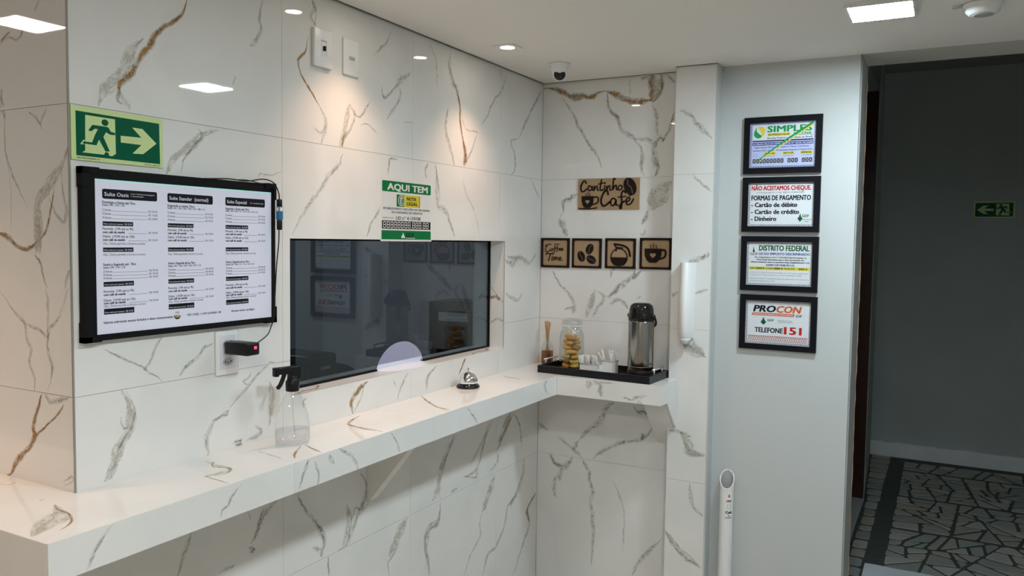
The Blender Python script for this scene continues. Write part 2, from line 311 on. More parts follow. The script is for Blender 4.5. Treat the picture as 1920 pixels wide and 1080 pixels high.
# ------------------------------------------------------------------ veins
PLANES = {'A': lambda a, b, o: (a, -o, b), 'L': lambda a, b, o: (-XA - o, a, b), 'B': lambda a, b, o: (-o, a, b), 'C': lambda a, b, o: (-.09 - o, a, b),
          'P': lambda a, b, o: (a, -.225 - o, b), 'K': lambda a, b, o: (a, b, ZK + o), 'S': lambda a, b, o: (-.29 - o, a, b)}
VPATH = []
VEINS = [
('L','d',0.0033,'0.087,2.115 0.101,2.103 0.106,2.093'),
('L','d',0.0045,'0.232,2.041 0.202,2.051 0.173,2.043 0.154,2.052 0.149,2.065'),
('L','g',0.0023,'0.232,2.045 0.212,2.055 0.192,2.063'),
('L','s',0.0044,'0.136,1.893 0.113,1.878 0.095,1.863 0.091,1.852'),
('L','s',0.0039,'0.071,1.895 0.081,1.882 0.095,1.863'),
('L','s',0.0069,'0.228,1.947 0.232,1.919 0.219,1.879'),
('L','d',0.0034,'0.223,1.902 0.221,1.817 0.199,1.765 0.176,1.73 0.144,1.69'),
('L','h',0.0023,'0.217,1.794 0.205,1.736 0.207,1.633'),
('L','b',0.0144,'0,1.815 0.026,1.776 0.068,1.739 0.101,1.712 0.111,1.679 0.103,1.634 0.105,1.595'),
('L','s',0.0055,'0.026,1.765 0.023,1.722 0.011,1.689 0.021,1.662 0.051,1.679 0.069,1.712'),
('L','g',0.0052,'0.269,1.642 0.249,1.636 0.219,1.628 0.19,1.611 0.161,1.603 0.133,1.609 0.108,1.623'),
('L','g',0.0028,'0.108,1.623 0.08,1.646 0.06,1.701 0.05,1.733'),
('L','b',0.0123,'0.111,1.679 0.113,1.623 0.119,1.595'),
('L','d',0.0045,'0.124,1.595 0.105,1.576 0.093,1.545 0.081,1.521'),
('L','d',0.005,'0.012,1.526 0.03,1.492 0.05,1.458 0.073,1.44 0.083,1.417 0.086,1.394 0.071,1.356 0.077,1.333 0.087,1.305'),
('L','s',0.0055,'0.004,1.565 0.015,1.545 0.025,1.523'),
('L','s',0.0057,'0.254,1.511 0.205,1.469 0.167,1.445 0.159,1.411 0.145,1.389 0.151,1.36 0.133,1.327 0.136,1.301'),
('L','s',0.0045,'0.167,1.445 0.111,1.432 0.083,1.417'),
('L','s',0.0045,'0.089,1.523 0.081,1.49 0.084,1.439 0.081,1.411'),
('L','g',0.0069,'0.106,1.3 0.121,1.271 0.142,1.223 0.138,1.2 0.168,1.167 0.208,1.137 0.225,1.111 0.245,1.101'),
('L','g',0.0028,'0.033,1.284 0.051,1.262 0.089,1.235 0.123,1.211 0.143,1.196'),
('L','s',0.0067,'0.096,1.3 0.078,1.284 0.01,1.3'),
('L','s',0.0033,'0.038,1.111 0.006,1.125 0.012,1.135 0.042,1.116'),
('A','b',0.0137,'-1.971,2.07 -2.004,2.034 -2.018,1.997 -2.043,1.964 -2.071,1.932 -2.081,1.902'),
('A','g',0.0065,'-1.857,2.186 -1.865,2.154 -1.887,2.127 -1.929,2.097 -1.951,2.063 -1.975,2.034 -1.992,2.008 -2.005,1.983 -2.028,1.962 -2.034,1.944 -2.038,1.923 -2.025,1.917'),
('A','s',0.0052,'-2.037,1.943 -2.019,1.923 -2.006,1.908'),
('A','s',0.0068,'-1.622,2.242 -1.636,2.198 -1.627,2.167 -1.654,2.127 -1.663,2.116'),
('A','s',0.0033,'-1.712,2.034 -1.724,2.009'),
('A','b',0.0112,'-1.767,1.894 -1.807,1.881 -1.83,1.863 -1.861,1.837 -1.894,1.816 -1.905,1.797 -1.917,1.774'),
('A','d',0.0038,'-1.83,1.891 -1.819,1.873 -1.846,1.839 -1.869,1.812 -1.877,1.781'),
('A','h',0.0035,'-1.639,1.784 -1.634,1.8 -1.611,1.798 -1.592,1.798 -1.555,1.813'),
('A','d',0.0035,'-2.078,1.392 -2.047,1.375 -1.995,1.348 -1.968,1.329 -1.932,1.301'),
('A','s',0.0042,'-1.932,1.407 -1.947,1.39 -1.961,1.361 -1.978,1.339 -1.988,1.347'),
('A','s',0.0057,'-1.788,1.375 -1.812,1.369 -1.836,1.346 -1.867,1.331 -1.89,1.306'),
('A','b',0.014,'-2.039,1.298 -2.023,1.269 -2.017,1.238 -2.017,1.214 -2.031,1.193 -2.047,1.173 -2.054,1.151 -2.07,1.126 -2.083,1.107'),
('A','d',0.0035,'-2.029,1.299 -2.013,1.267 -2.007,1.242 -2.014,1.214 -2.031,1.196 -2.047,1.173 -2.051,1.151 -2.067,1.119'),
('A','d',0.0029,'-2.039,1.242 -2.042,1.231 -2.032,1.211 -2.024,1.216'),
('A','s',0.0046,'-2.077,1.107 -2.058,1.123 -2.051,1.145'),
('A','d',0.0034,'-1.669,1.288 -1.678,1.275 -1.694,1.267 -1.678,1.256'),
('A','d',0.0046,'-1.74,1.203 -1.757,1.189 -1.79,1.186'),
('A','s',0.0079,'-1.74,1.203 -1.79,1.182 -1.803,1.158 -1.815,1.148 -1.807,1.12 -1.811,1.099'),
('A','s',0.0048,'-1.74,1.206 -1.687,1.246 -1.614,1.298 -1.585,1.301'),
('A','b',0.0099,'-1.604,1.254 -1.595,1.202 -1.605,1.132'),
('A','s',0.0069,'-1.657,1.146 -1.633,1.124 -1.661,1.115 -1.688,1.111'),
('A','d',0.0068,'-1.732,1.113 -1.706,1.114 -1.711,1.105 -1.724,1.107'),
('A','b',0.0089,'-1.44,2.29 -1.429,2.271 -1.445,2.245 -1.424,2.223'),
('A','d',0.0037,'-1.445,2.285 -1.424,2.265 -1.429,2.224'),
('A','g',0.0037,'-1.456,2.192 -1.466,2.147 -1.494,2.116 -1.482,2.079 -1.44,2.036 -1.408,2.004'),
('A','s',0.0075,'-1.408,2.004 -1.384,1.963 -1.391,1.932 -1.403,1.899'),
('A','s',0.0045,'-1.435,1.945 -1.408,1.93 -1.391,1.947'),
('A','s',0.0063,'-1.282,2.031 -1.258,2.003 -1.27,1.97 -1.306,1.927 -1.311,1.901'),
('A','b',0.0125,'-1.282,2.031 -1.294,1.99 -1.306,1.942 -1.323,1.9'),
('A','g',0.0031,'-1.306,1.942 -1.315,1.899'),
('A','d',0.0041,'-1.084,2.289 -1.104,2.248 -1.131,2.226 -1.17,2.191'),
('A','d',0.004,'-1.182,2.06 -1.208,2.026 -1.233,1.999 -1.27,2.009'),
('A','d',0.0051,'-1.13,2.112 -1.116,2.077 -1.062,2.115 -1.033,2.137'),
('A','s',0.0103,'-1.062,2.115 -1.019,2.156 -0.975,2.177'),
('A','s',0.0068,'-1.033,2.12 -1.033,2.086 -1.102,2.009'),
('A','h',0.0041,'-1.233,1.975 -1.195,1.984 -1.162,1.968 -1.153,1.957'),
('A','h',0.0035,'-1.01,2.013 -0.962,2.021'),
('A','s',0.0076,'-1.311,1.884 -1.329,1.847 -1.363,1.821 -1.408,1.773 -1.462,1.718 -1.519,1.643'),
('A','h',0.0031,'-1.327,1.851 -1.363,1.814'),
('A','d',0.0051,'-1.046,1.893 -1.085,1.885 -1.094,1.834'),
('A','s',0.0058,'-1.134,1.74 -1.154,1.706 -1.18,1.681 -1.2,1.639'),
('A','h',0.0046,'-0.869,2.299 -0.828,2.245 -0.819,2.148'),
('A','s',0.0114,'-0.753,2.269 -0.735,2.208 -0.691,2.169 -0.672,2.115'),
('A','g',0.0048,'-0.718,2.202 -0.69,2.16 -0.672,2.115 -0.671,2.068 -0.651,2.003 -0.632,1.957 -0.64,1.906'),
('A','g',0.0097,'-0.651,1.994 -0.632,1.947 -0.64,1.906'),
('A','s',0.0057,'-0.737,2.301 -0.739,2.244 -0.699,2.168'),
('A','s',0.0095,'-0.751,2.103 -0.766,2.027 -0.731,1.956 -0.704,1.897'),
('A','h',0.0049,'-0.672,2.115 -0.634,2.044 -0.558,2.039 -0.548,2.035'),
('A','h',0.0052,'-0.382,2.303 -0.37,2.275'),
('A','d',0.0062,'-0.317,2.311 -0.369,2.223 -0.431,2.172 -0.471,2.115 -0.52,2.068'),
('A','d',0.0049,'-0.548,2.035 -0.585,1.972 -0.619,1.929 -0.64,1.903'),
('A','s',0.009,'-0.017,2.282 -0.091,2.203 -0.162,2.126 -0.219,2.054'),
('A','d',0.0065,'-0.219,2.054 -0.287,2.035 -0.251,1.985 -0.249,1.921 -0.283,1.902'),
('A','d',0.0054,'-0.872,1.896 -0.887,1.868 -0.879,1.84'),
('A','s',0.0113,'-0.828,1.896 -0.814,1.837 -0.813,1.764 -0.744,1.72 -0.699,1.639'),
('A','h',0.0046,'-0.828,1.896 -0.805,1.819 -0.796,1.764'),
('A','d',0.0048,'-0.744,1.71 -0.708,1.663'),
('A','h',0.005,'-0.649,1.859 -0.62,1.802 -0.561,1.736 -0.52,1.641'),
('A','d',0.0046,'-0.105,1.896 -0.014,1.813'),
('A','s',0.0112,'-0.296,1.562 -0.192,1.566 -0.106,1.542 -0.045,1.582'),
('A','d',0.0054,'-0.308,1.573 -0.262,1.561 -0.284,1.54'),
('A','s',0.0132,'-0.321,1.556 -0.264,1.538 -0.228,1.555 -0.168,1.565'),
('A','s',0.0088,'-0.317,1.424 -0.26,1.4 -0.201,1.39 -0.164,1.423'),
('A','g',0.0082,'-1.191,1.192 -1.236,1.174 -1.27,1.139 -1.261,1.103'),
('A','d',0.0033,'-1.21,1.183 -1.23,1.14 -1.261,1.105'),
('A','s',0.0053,'-0.98,1.193 -1.017,1.149 -1.039,1.108'),
('A','g',0.005,'-0.617,1.196 -0.636,1.17 -0.663,1.136'),
('A','d',0.0035,'-1.061,1.177 -1.046,1.155'),
('A','s',0.0074,'-0.805,1.192 -0.862,1.162 -0.87,1.112'),
('A','d',0.0045,'-1.463,1.191 -1.479,1.175 -1.474,1.159'),
('A','d',0.0061,'-1.496,0.922 -1.49,0.897 -1.453,0.848 -1.42,0.811 -1.392,0.758 -1.395,0.728'),
('A','s',0.0109,'-1.42,0.811 -1.392,0.758 -1.403,0.707'),
('A','s',0.0069,'-1.442,0.748 -1.409,0.732 -1.403,0.707'),
('A','s',0.0098,'-1.229,0.915 -1.196,0.865 -1.213,0.819 -1.241,0.785 -1.291,0.709 -1.33,0.702'),
('A','d',0.0049,'-1.196,0.848 -1.222,0.796 -1.254,0.805 -1.291,0.709'),
('A','b',0.0129,'-1.291,0.833 -1.279,0.771 -1.309,0.707'),
('A','d',0.0042,'-1.234,0.779 -1.183,0.81'),
('A','d',0.0047,'-1.375,0.701 -1.369,0.634'),
('A','b',0.0192,'-0.686,0.919 -0.756,0.846 -0.782,0.794 -0.798,0.74 -0.832,0.711'),
('A','d',0.0049,'-0.668,0.916 -0.73,0.86 -0.781,0.775'),
('A','s',0.0076,'-0.781,0.726 -0.78,0.667 -0.796,0.623 -0.863,0.606 -0.871,0.551 -0.854,0.506 -0.836,0.437'),
('A','b',0.017,'-0.78,0.667 -0.796,0.623 -0.847,0.62 -0.866,0.568 -0.845,0.441'),
('A','b',0.0231,'-0.975,0.697 -1.02,0.665 -1.049,0.629 -1.078,0.594'),
('A','d',0.0044,'-1.02,0.628 -1.063,0.589 -1.085,0.578 -1.077,0.531'),
('A','d',0.0062,'-0.421,0.923 -0.482,0.856 -0.551,0.798 -0.571,0.787'),
('A','s',0.0093,'-0.404,0.915 -0.462,0.862 -0.501,0.786 -0.54,0.744 -0.628,0.745'),
('A','d',0.0051,'-0.618,0.748 -0.54,0.72 -0.52,0.739'),
('A','b',0.0241,'-0.256,0.925 -0.3,0.872 -0.354,0.818'),
('A','g',0.0066,'-0.232,0.915 -0.299,0.861 -0.364,0.787'),
('A','s',0.0096,'-0.376,0.8 -0.363,0.743 -0.427,0.715'),
('A','d',0.0079,'-0.232,0.921 -0.17,0.847 -0.156,0.786 -0.155,0.751'),
('A','s',0.0136,'-0.129,0.699 -0.139,0.632 -0.198,0.554 -0.268,0.529'),
('A','d',0.0067,'-0.139,0.632 -0.21,0.558 -0.268,0.529 -0.3,0.448 -0.366,0.402'),
('A','s',0.0086,'-0.3,0.459 -0.365,0.391 -0.43,0.38 -0.47,0.307'),
('A','d',0.0045,'-0.186,0.551 -0.233,0.553 -0.244,0.51'),
('A','b',0.0212,'-0.384,0.693 -0.435,0.62 -0.48,0.569'),
('A','d',0.0052,'-0.48,0.569 -0.5,0.532 -0.494,0.477 -0.564,0.426 -0.611,0.359'),
('A','g',0.007,'-0.008,0.52 -0.089,0.465 -0.069,0.4'),
('A','d',0.0081,'-0.013,0.509 -0.097,0.467 -0.069,0.4 -0.142,0.304 -0.219,0.215'),
('A','d',0.0099,'-0.664,0.714 -0.706,0.703'),
('A','s',0.0085,'-1.567,0.934 -1.625,0.9 -1.645,0.87 -1.672,0.836'),
('A','d',0.0042,'-1.625,0.925 -1.644,0.884 -1.659,0.838'),
('A','d',0.007,'-1.682,0.828 -1.663,0.815 -1.677,0.812'),
('A','s',0.0064,'-1.857,0.926 -1.88,0.879 -1.9,0.831'),
('A','d',0.0054,'-1.726,0.801 -1.752,0.797 -1.778,0.796'),
('A','h',0.0042,'-1.681,0.923 -1.672,0.899'),
('P','s',0.0044,'-2.22,1.099 -2.247,1.075 -2.274,1.03'),
('P','s',0.0029,'-2.236,1.084 -2.261,1.055'),
('P','d',0.004,'-1.911,1.093 -1.938,1.074 -1.945,1.058 -1.964,1.052 -1.971,1.034'),
('P','d',0.0058,'-1.699,1.099 -1.716,1.071 -1.734,1.032'),
('P','s',0.0062,'-1.59,1.099 -1.538,1.069 -1.511,1.026'),
('P','s',0.0046,'-1.679,1.089 -1.664,1.052 -1.669,1.02'),
('P','d',0.0045,'-1.373,1.096 -1.342,1.062 -1.329,1.032'),
('P','d',0.0044,'-0.97,1.097 -0.928,1.061 -0.899,1.031'),
('P','s',0.0093,'-0.371,1.097 -0.405,1.082 -0.369,1.04'),
('P','s',0.0067,'-1.628,1.094 -1.605,1.064'),
('K','g',0.0046,'-1.262,-0.026 -1.363,-0.065 -1.385,-0.117 -1.395,-0.181'),
('K','b',0.0075,'-1.38,-0.113 -1.391,-0.216'),
('K','g',0.0052,'-0.897,0.012 -0.992,-0.095 -1.043,-0.17 -1.041,-0.211'),
('K','g',0.0033,'-1.618,-0.125 -1.684,-0.166 -1.72,-0.2'),
('K','g',0.0034,'-1.609,-0.128 -1.627,-0.17 -1.645,-0.216'),
('K','b',0.0098,'-1.847,-0.037 -1.859,-0.104 -1.865,-0.137 -1.913,-0.139 -1.937,-0.137'),
('K','g',0.0031,'-1.837,-0.053 -1.868,-0.088 -1.857,-0.128 -1.89,-0.156 -1.92,-0.147'),
('K','g',0.0023,'-1.93,-0.129 -1.938,-0.193 -1.94,-0.22'),
('K','b',0.0169,'-2.216,-0.039 -2.251,-0.116 -2.288,-0.136 -2.332,-0.167'),
('K','b',0.0128,'-2.238,-0.079 -2.285,-0.114 -2.338,-0.169'),
('K','g',0.0025,'-2.213,-0.035 -2.227,-0.066 -2.234,-0.115 -2.259,-0.158 -2.294,-0.18'),
('K','s',0.0046,'-2.195,0.196 -2.188,0.168 -2.167,0.176'),
('K','s',0.0032,'-2.217,0.011 -2.203,0.013'),
('K','b',0.0104,'-0.409,-0.039 -0.444,-0.153'),
('K','g',0.0033,'-1.072,-0.2 -1.052,-0.216'),
('K','b',0.0053,'-1.715,-0.066 -1.735,-0.175'),
('B','g',0.0113,'-0.001,2.296 -0.053,2.29 -0.1,2.268 -0.138,2.247 -0.183,2.247 -0.228,2.241 -0.255,2.253 -0.29,2.262'),
('B','g',0.012,'-0.29,2.262 -0.325,2.248 -0.378,2.222 -0.429,2.204 -0.463,2.21 -0.496,2.207'),
('B','b',0.0181,'-0.119,2.254 -0.165,2.243 -0.192,2.252'),
('B','g',0.0129,'-0.488,2.204 -0.491,2.239 -0.488,2.279 -0.498,2.317'),
('B','g',0.0075,'-0.492,2.2 -0.521,2.229 -0.534,2.275 -0.527,2.311'),
('B','s',0.0108,'-0.49,2.31 -0.452,2.301 -0.444,2.308'),
('B','s',0.0085,'-0.551,2.309 -0.585,2.271'),
('B','b',0.0258,'-0.494,2.31 -0.512,2.253 -0.496,2.207'),
('B','s',0.0079,'-0.096,2.25 -0.139,2.182 -0.177,2.114 -0.214,2.054 -0.261,1.994 -0.279,1.943'),
('B','s',0.0099,'-0.299,2.253 -0.309,2.188 -0.345,2.145 -0.364,2.096 -0.416,2.061 -0.442,2.028'),
('B','d',0.0066,'-0.297,2.254 -0.307,2.188 -0.345,2.149 -0.35,2.121'),
('B','s',0.0098,'-0.442,2.044 -0.456,1.987 -0.453,1.947 -0.464,1.903'),
('B','d',0.0054,'-0.451,1.995 -0.455,1.923'),
('B','d',0.0075,'-0.492,2.196 -0.51,2.151 -0.513,2.131'),
('B','s',0.0075,'-0.513,2.135 -0.518,2.064'),
('B','d',0.0086,'-0.589,2.158 -0.573,2.116 -0.55,2.054 -0.525,2.056 -0.509,2.017'),
('B','s',0.013,'-0.525,2.056 -0.508,2.017 -0.509,1.977 -0.524,1.937 -0.511,1.904'),
('B','d',0.0054,'-0.512,1.977 -0.525,1.937 -0.511,1.904'),
('B','h',0.0066,'-0.397,2.306 -0.396,2.237'),
('B','s',0.0087,'-0.416,2.061 -0.484,2.05 -0.505,2.021'),
('B','s',0.0114,'-0.173,1.839 -0.137,1.819 -0.107,1.808 -0.105,1.764'),
('B','d',0.0046,'-0.169,1.818 -0.118,1.815 -0.105,1.789 -0.105,1.764 -0.087,1.73'),
('B','b',0.0184,'-0.087,1.732 -0.107,1.696 -0.126,1.658'),
('B','d',0.0046,'-0.087,1.73 -0.112,1.679 -0.129,1.658'),
('B','b',0.0389,'-0.583,1.88 -0.547,1.841 -0.511,1.802 -0.495,1.766'),
('B','s',0.0098,'-0.49,1.77 -0.475,1.73 -0.458,1.709'),
('B','d',0.0044,'-0.486,1.762 -0.458,1.71'),
('B','s',0.0066,'-0.467,1.69 -0.48,1.677 -0.459,1.665 -0.455,1.673'),
('B','d',0.0069,'-0.058,1.507 -0.097,1.448 -0.135,1.416'),
('B','s',0.0115,'-0.135,1.42 -0.166,1.366 -0.154,1.323'),
('B','s',0.0069,'-0.118,1.342 -0.16,1.353'),
('B','s',0.0079,'-0.264,1.434 -0.302,1.402 -0.274,1.355 -0.248,1.313'),
('B','b',0.0136,'-0.264,1.434 -0.238,1.361 -0.219,1.311'),
('B','d',0.0067,'-0.374,1.463 -0.352,1.433 -0.309,1.398'),
('B','s',0.0133,'-0.463,1.515 -0.412,1.481 -0.361,1.442 -0.318,1.399'),
('B','s',0.0111,'-0.327,1.374 -0.362,1.392 -0.389,1.385 -0.407,1.357'),
('B','s',0.0088,'-0.446,1.535 -0.429,1.486 -0.463,1.519'),
('B','d',0.0055,'-0.444,1.4 -0.465,1.415'),
('B','s',0.0078,'-0.329,1.482 -0.333,1.515 -0.35,1.524'),
('B','s',0.0136,'-0.359,0.958 -0.319,0.928 -0.302,0.884 -0.24,0.825 -0.199,0.777'),
('B','s',0.0081,'-0.199,0.777 -0.168,0.725'),
('B','d',0.007,'-0.1,0.781 -0.167,0.738 -0.216,0.704'),
('B','d',0.0133,'-0.46,0.938 -0.486,0.932 -0.511,0.933'),
('B','d',0.0067,'-0.442,0.959 -0.46,0.932'),
('B','s',0.009,'-0.529,0.886 -0.492,0.825 -0.411,0.8 -0.35,0.771 -0.292,0.734 -0.265,0.704'),
('B','d',0.0111,'-0.475,0.823 -0.492,0.834'),
('B','d',0.0056,'-0.411,0.8 -0.394,0.792'),
('B','s',0.0071,'-0.003,0.831 -0.052,0.801'),
('B','s',0.0128,'-0.063,0.702 -0.083,0.665 -0.127,0.652 -0.159,0.68 -0.173,0.699'),
('B','d',0.007,'-0.063,0.702 -0.083,0.665 -0.122,0.653'),
('B','s',0.0117,'-0.127,0.652 -0.113,0.616 -0.109,0.585'),
('B','s',0.0092,'-0.215,0.699 -0.248,0.65 -0.249,0.607'),
('B','s',0.0117,'-0.098,0.611 -0.081,0.562 -0.089,0.524 -0.1,0.506'),
('B','s',0.0092,'-0.248,0.647 -0.256,0.597 -0.267,0.573 -0.265,0.52'),
('B','d',0.0057,'-0.253,0.596 -0.269,0.576'),
('B','d',0.006,'0.001,0.512 0.009,0.474 0.019,0.424'),
('B','s',0.0092,'-0.253,0.542 -0.272,0.428 -0.267,0.239'),
('B','s',0.0089,'-0.577,0.416 -0.487,0.308 -0.454,0.232'),
('B','h',0.0056,'-0.361,0.628 -0.412,0.499 -0.404,0.314'),
('C','s',0.0102,'-0.635,2.144 -0.671,2.132 -0.702,2.097 -0.734,2.061 -0.766,2.03'),
('C','d',0.0061,'-0.692,1.9 -0.724,1.87 -0.767,1.828'),
('C','s',0.0123,'-0.766,1.597 -0.732,1.575 -0.678,1.557'),
('C','d',0.0041,'-0.754,1.595 -0.732,1.575'),
('C','s',0.0104,'-0.663,1.253 -0.703,1.229 -0.766,1.194'),
('C','b',0.0269,'-0.671,1.25 -0.719,1.222 -0.758,1.202'),
('C','s',0.0062,'-0.713,1.441 -0.766,1.459'),
('C','s',0.0084,'-0.615,1.425 -0.65,1.442'),
('C','b',0.0209,'-0.672,0.894 -0.701,0.854 -0.714,0.817 -0.772,0.813'),
('C','d',0.0084,'-0.62,0.895 -0.648,0.896 -0.696,0.885 -0.713,0.872'),
('C','d',0.0063,'-0.685,0.868 -0.714,0.817 -0.769,0.807'),
('C','s',0.0084,'-0.713,0.696 -0.727,0.61 -0.769,0.57'),
('C','b',0.0148,'-0.619,0.489 -0.666,0.431 -0.715,0.393 -0.769,0.363'),
('C','d',0.0042,'-0.622,0.483 -0.679,0.41 -0.763,0.367'),
('C','d',0.0043,'-0.606,0.425 -0.618,0.434'),
('S','s',0.0124,'-0.378,1.1 -0.41,1.081 -0.41,1.036'),
('S','d',0.0051,'-0.464,1.095 -0.427,1.095 -0.409,1.099'),
('S','d',0.0061,'-0.503,1.05 -0.525,1.04 -0.536,1.036'),
('S','s',0.007,'-0.536,1.037 -0.56,1.052 -0.6,1.059'),
('S','s',0.006,'-0.56,1.039 -0.581,1.027'),
('S','b',0.0145,'-0.365,1.098 -0.357,1.064'),
]
def prep_veins():
    rnd = random.Random(3)
    for i, (pl, ty, hw, st) in enumerate(VEINS):
        pts = [tuple(float(t) for t in q.split(',')) for q in st.split()]
        ln = sum(math.dist(pts[k], pts[k + 1]) for k in range(len(pts) - 1))
        sub = max(1, int(ln / (len(pts) - 1) / .012))
        p = smooth_line(pts, min(sub, 6)) if len(pts) > 2 else [tuple(pts[0][c] + (pts[1][c] - pts[0][c]) * t / 6 for c in (0, 1)) for t in range(7)]
        amp = hw * {'g': .22, 'd': .45, 's': .3, 'b': .06, 'h': .5}[ty]
        p = [p[0]] + [(x + rnd.uniform(-amp, amp), y + rnd.uniform(-amp, amp)) for x, y in p[1:-1]] + [p[-1]]
        k = {'g': 1.75, 'd': 1.7, 's': 1.45, 'b': 1.35, 'h': 1.4}[ty] * hw
        n = len(p); Ls, Rs, us, cs = [], [], [], []; u = rnd.uniform(0, 50)
        for j in range(n):
            wn = 3 if ty in 'bs' else 2 if ty == 'g' else 1; a, b = p[max(j - wn, 0)], p[min(j + wn, n - 1)]; d = math.dist(a, b) or 1
            t = j / (n - 1); taper = min(1, .12 + 3.4 * min(t, 1 - t)) * (.92 + .16 * math.sin(j * .7 + i))
            ww = k * taper; nx, ny = -(b[1] - a[1]) / d * ww, (b[0] - a[0]) / d * ww
            if j: u += math.dist(p[j], p[j - 1])
            Ls.append((p[j][0] + nx, p[j][1] + ny)); Rs.append((p[j][0] - nx, p[j][1] - ny)); us.append(u); cs.append(p[j])
        VPATH.append((pl, ty, Ls, Rs, us, cs, .00012 + .00004 * (i % 14)))
prep_veins()
def lay_veins(mb, pl, rects):
    for P, ty, Ls, Rs, us, cs, off in VPATH:
        if P != pl: continue
        for j in range(len(us) - 1):
            c = ((cs[j][0] + cs[j + 1][0]) / 2, (cs[j][1] + cs[j + 1][1]) / 2)
            for (x0, y0, x1, y1) in rects:
                if x0 <= c[0] <= x1 and y0 <= c[1] <= y1:
                    cl = lambda q: (min(max(q[0], x0), x1), min(max(q[1], y0), y1))
                    q = [cl(Rs[j]), cl(Rs[j + 1]), cl(Ls[j + 1]), cl(Ls[j])]
                    nf = mb.add([PLANES[pl](a, b, off) for a, b in q], [(0, 1, 2, 3)], VM[ty])
                    mb.uv[nf - 1] = [(us[j], -1), (us[j + 1], -1), (us[j + 1], 1), (us[j], 1)]
                    break
def tile(pl, rects, parent, name='tile', th=.0025, gap=.0005):
    """one porcelain tile made of one or more touching rectangles (L shapes round the window)"""
    mb = MB(tuple(parent.location) if parent else (0, 0, 0))
    X0 = min(r[0] for r in rects); Y0 = min(r[1] for r in rects); X1 = max(r[2] for r in rects); Y1 = max(r[3] for r in rects)
    rr = [(r[0] + (gap if r[0] == X0 else 0), r[1] + (gap if r[1] == Y0 else 0), r[2] - (gap if r[2] == X1 else 0), r[3] - (gap if r[3] == Y1 else 0)) for r in rects]
    for x0, y0, x1, y1 in rr:
        a = PLANES[pl](x0, y0, 0); b = PLANES[pl](x1, y1, -th); mb.box(a, b, MARBLE)
    lay_veins(mb, pl, rr)
    return mb.build(name, parent)
def cut(r, h):
    x0, y0, x1, y1 = r; a0, b0, a1, b1 = h
    if a0 >= x1 or a1 <= x0 or b0 >= y1 or b1 <= y0: return [r]
    o = []
    if y0 < b0: o.append((x0, y0, x1, b0))
    if b1 < y1: o.append((x0, b1, x1, y1))
    m0, m1 = max(y0, b0), min(y1, b1)
    if x0 < a0: o.append((x0, m0, a0, m1))
    if a1 < x1: o.append((a1, m0, x1, m1))
    return o
# ------------------------------------------------------------------ the room
WX0, WX1, WZ0, WZ1 = -1.527, -.323, 1.200, 1.633       # opening of the reception window
YR, XBK = -2.75, -4.6
mb = MB(); mb.box((XBK, YR, -.06), (.195, 2.0, 0), PORC); FLOOR = struct('floor', mb)
# long tiled wall
mb = MB()
for r in cut((-XA + .009, 0, -.0, ZC + .05), (WX0 - .009, WZ0 - .009, WX1 + .009, WZ1 + .009)) if False else cut((-XA + .0022, 0, 0, ZC + .05), (WX0 - .002, WZ0 - .002, WX1 + .002, WZ1 + .002)):
    mb.box((r[0], .0022, r[1]), (r[2], .15, r[3]), GROUT)
WL = struct('wall_left', mb)
XS = [-XA, -1.555, -.962, -.369, 0]; ZS = [0, .10, .70, 1.30, 1.90, ZC]
HOLE = (WX0, WZ0, WX1, WZ1)
for i in range(4):
    for j in range(5):
        rs = cut((XS[i], ZS[j], XS[i + 1], ZS[j + 1]), HOLE)
        if rs: tile('A', rs, WL)
# reveal tiles of the opening
for a, b in (((WX0, 0, WZ0 - .009), (WX1, .145, WZ0)), ((WX0, 0, WZ1), (WX1, .145, WZ1 + .009)), ((WX1, 0, WZ0), (WX1 + .009, .145, WZ1)), ((WX0 - .009, 0, WZ0), (WX0, .145, WZ1))):
    mb = MB(); mb.box((a[0], a[1] + .0008, a[2]), b, MARBLE)
    def rv(pts, ty, hw, f):
        for k in range(len(pts) - 1):
            (x0, y0), (x1, y1) = pts[k], pts[k + 1]; d = math.dist(pts[k], pts[k + 1]); nx, ny = -(y1 - y0) / d * hw, (x1 - x0) / d * hw
            nf = mb.add([f(x0 - nx, y0 - ny), f(x1 - nx, y1 - ny), f(x1 + nx, y1 + ny), f(x0 + nx, y0 + ny)], [(0, 1, 2, 3)], VM[ty]); mb.uv[nf - 1] = [(k * .05, -1), (k * .05 + .05, -1), (k * .05 + .05, 1), (k * .05, 1)]
    if a[0] == WX1:
        rv([(.005, 1.385), (.02, 1.40), (.04, 1.42), (.062, 1.445)], 'd', .004, lambda p, q: (WX1 - .0002, p, q)); rv([(.02, 1.395), (.04, 1.41), (.064, 1.40)], 'g', .010, lambda p, q: (WX1 - .0003, p, q))
        rv([(.004, 1.31), (.03, 1.32), (.064, 1.30)], 's', .006, lambda p, q: (WX1 - .0002, p, q))
    if b[2] == WZ0:
        rv([(-1.50, .01), (-1.44, .03), (-1.40, .02), (-1.36, .05)], 'g', .006, lambda p, q: (p, q, WZ0 + .0002)); rv([(-.55, .01), (-.50, .03), (-.42, .02), (-.38, .05)], 'g', .006, lambda p, q: (p, q, WZ0 + .0002))
    mb.build('tile', WL)
# wall round the outer corner, left of the picture
mb = MB(); mb.box((-XA + .0022, .009, 0), (-XA + .13, 2.0, ZC + .05), GROUT); WO = struct('wall_corner', mb)
for y0, y1 in ((0, .593), (.593, 1.186), (1.186, 1.779), (1.779, 2.0)):
    for j in range(5): tile('L', [(y0, ZS[j], y1, ZS[j + 1])], WO)
mb = MB(); mb.box((-XA - .0022, -.0022, ZK), (-XA + .0012, .0012, ZC), pm('corner_profile', (.30, .285, .26), .4)); mb.build('corner_profile', WO, 'thin grey metal edge strip on the outer corner')
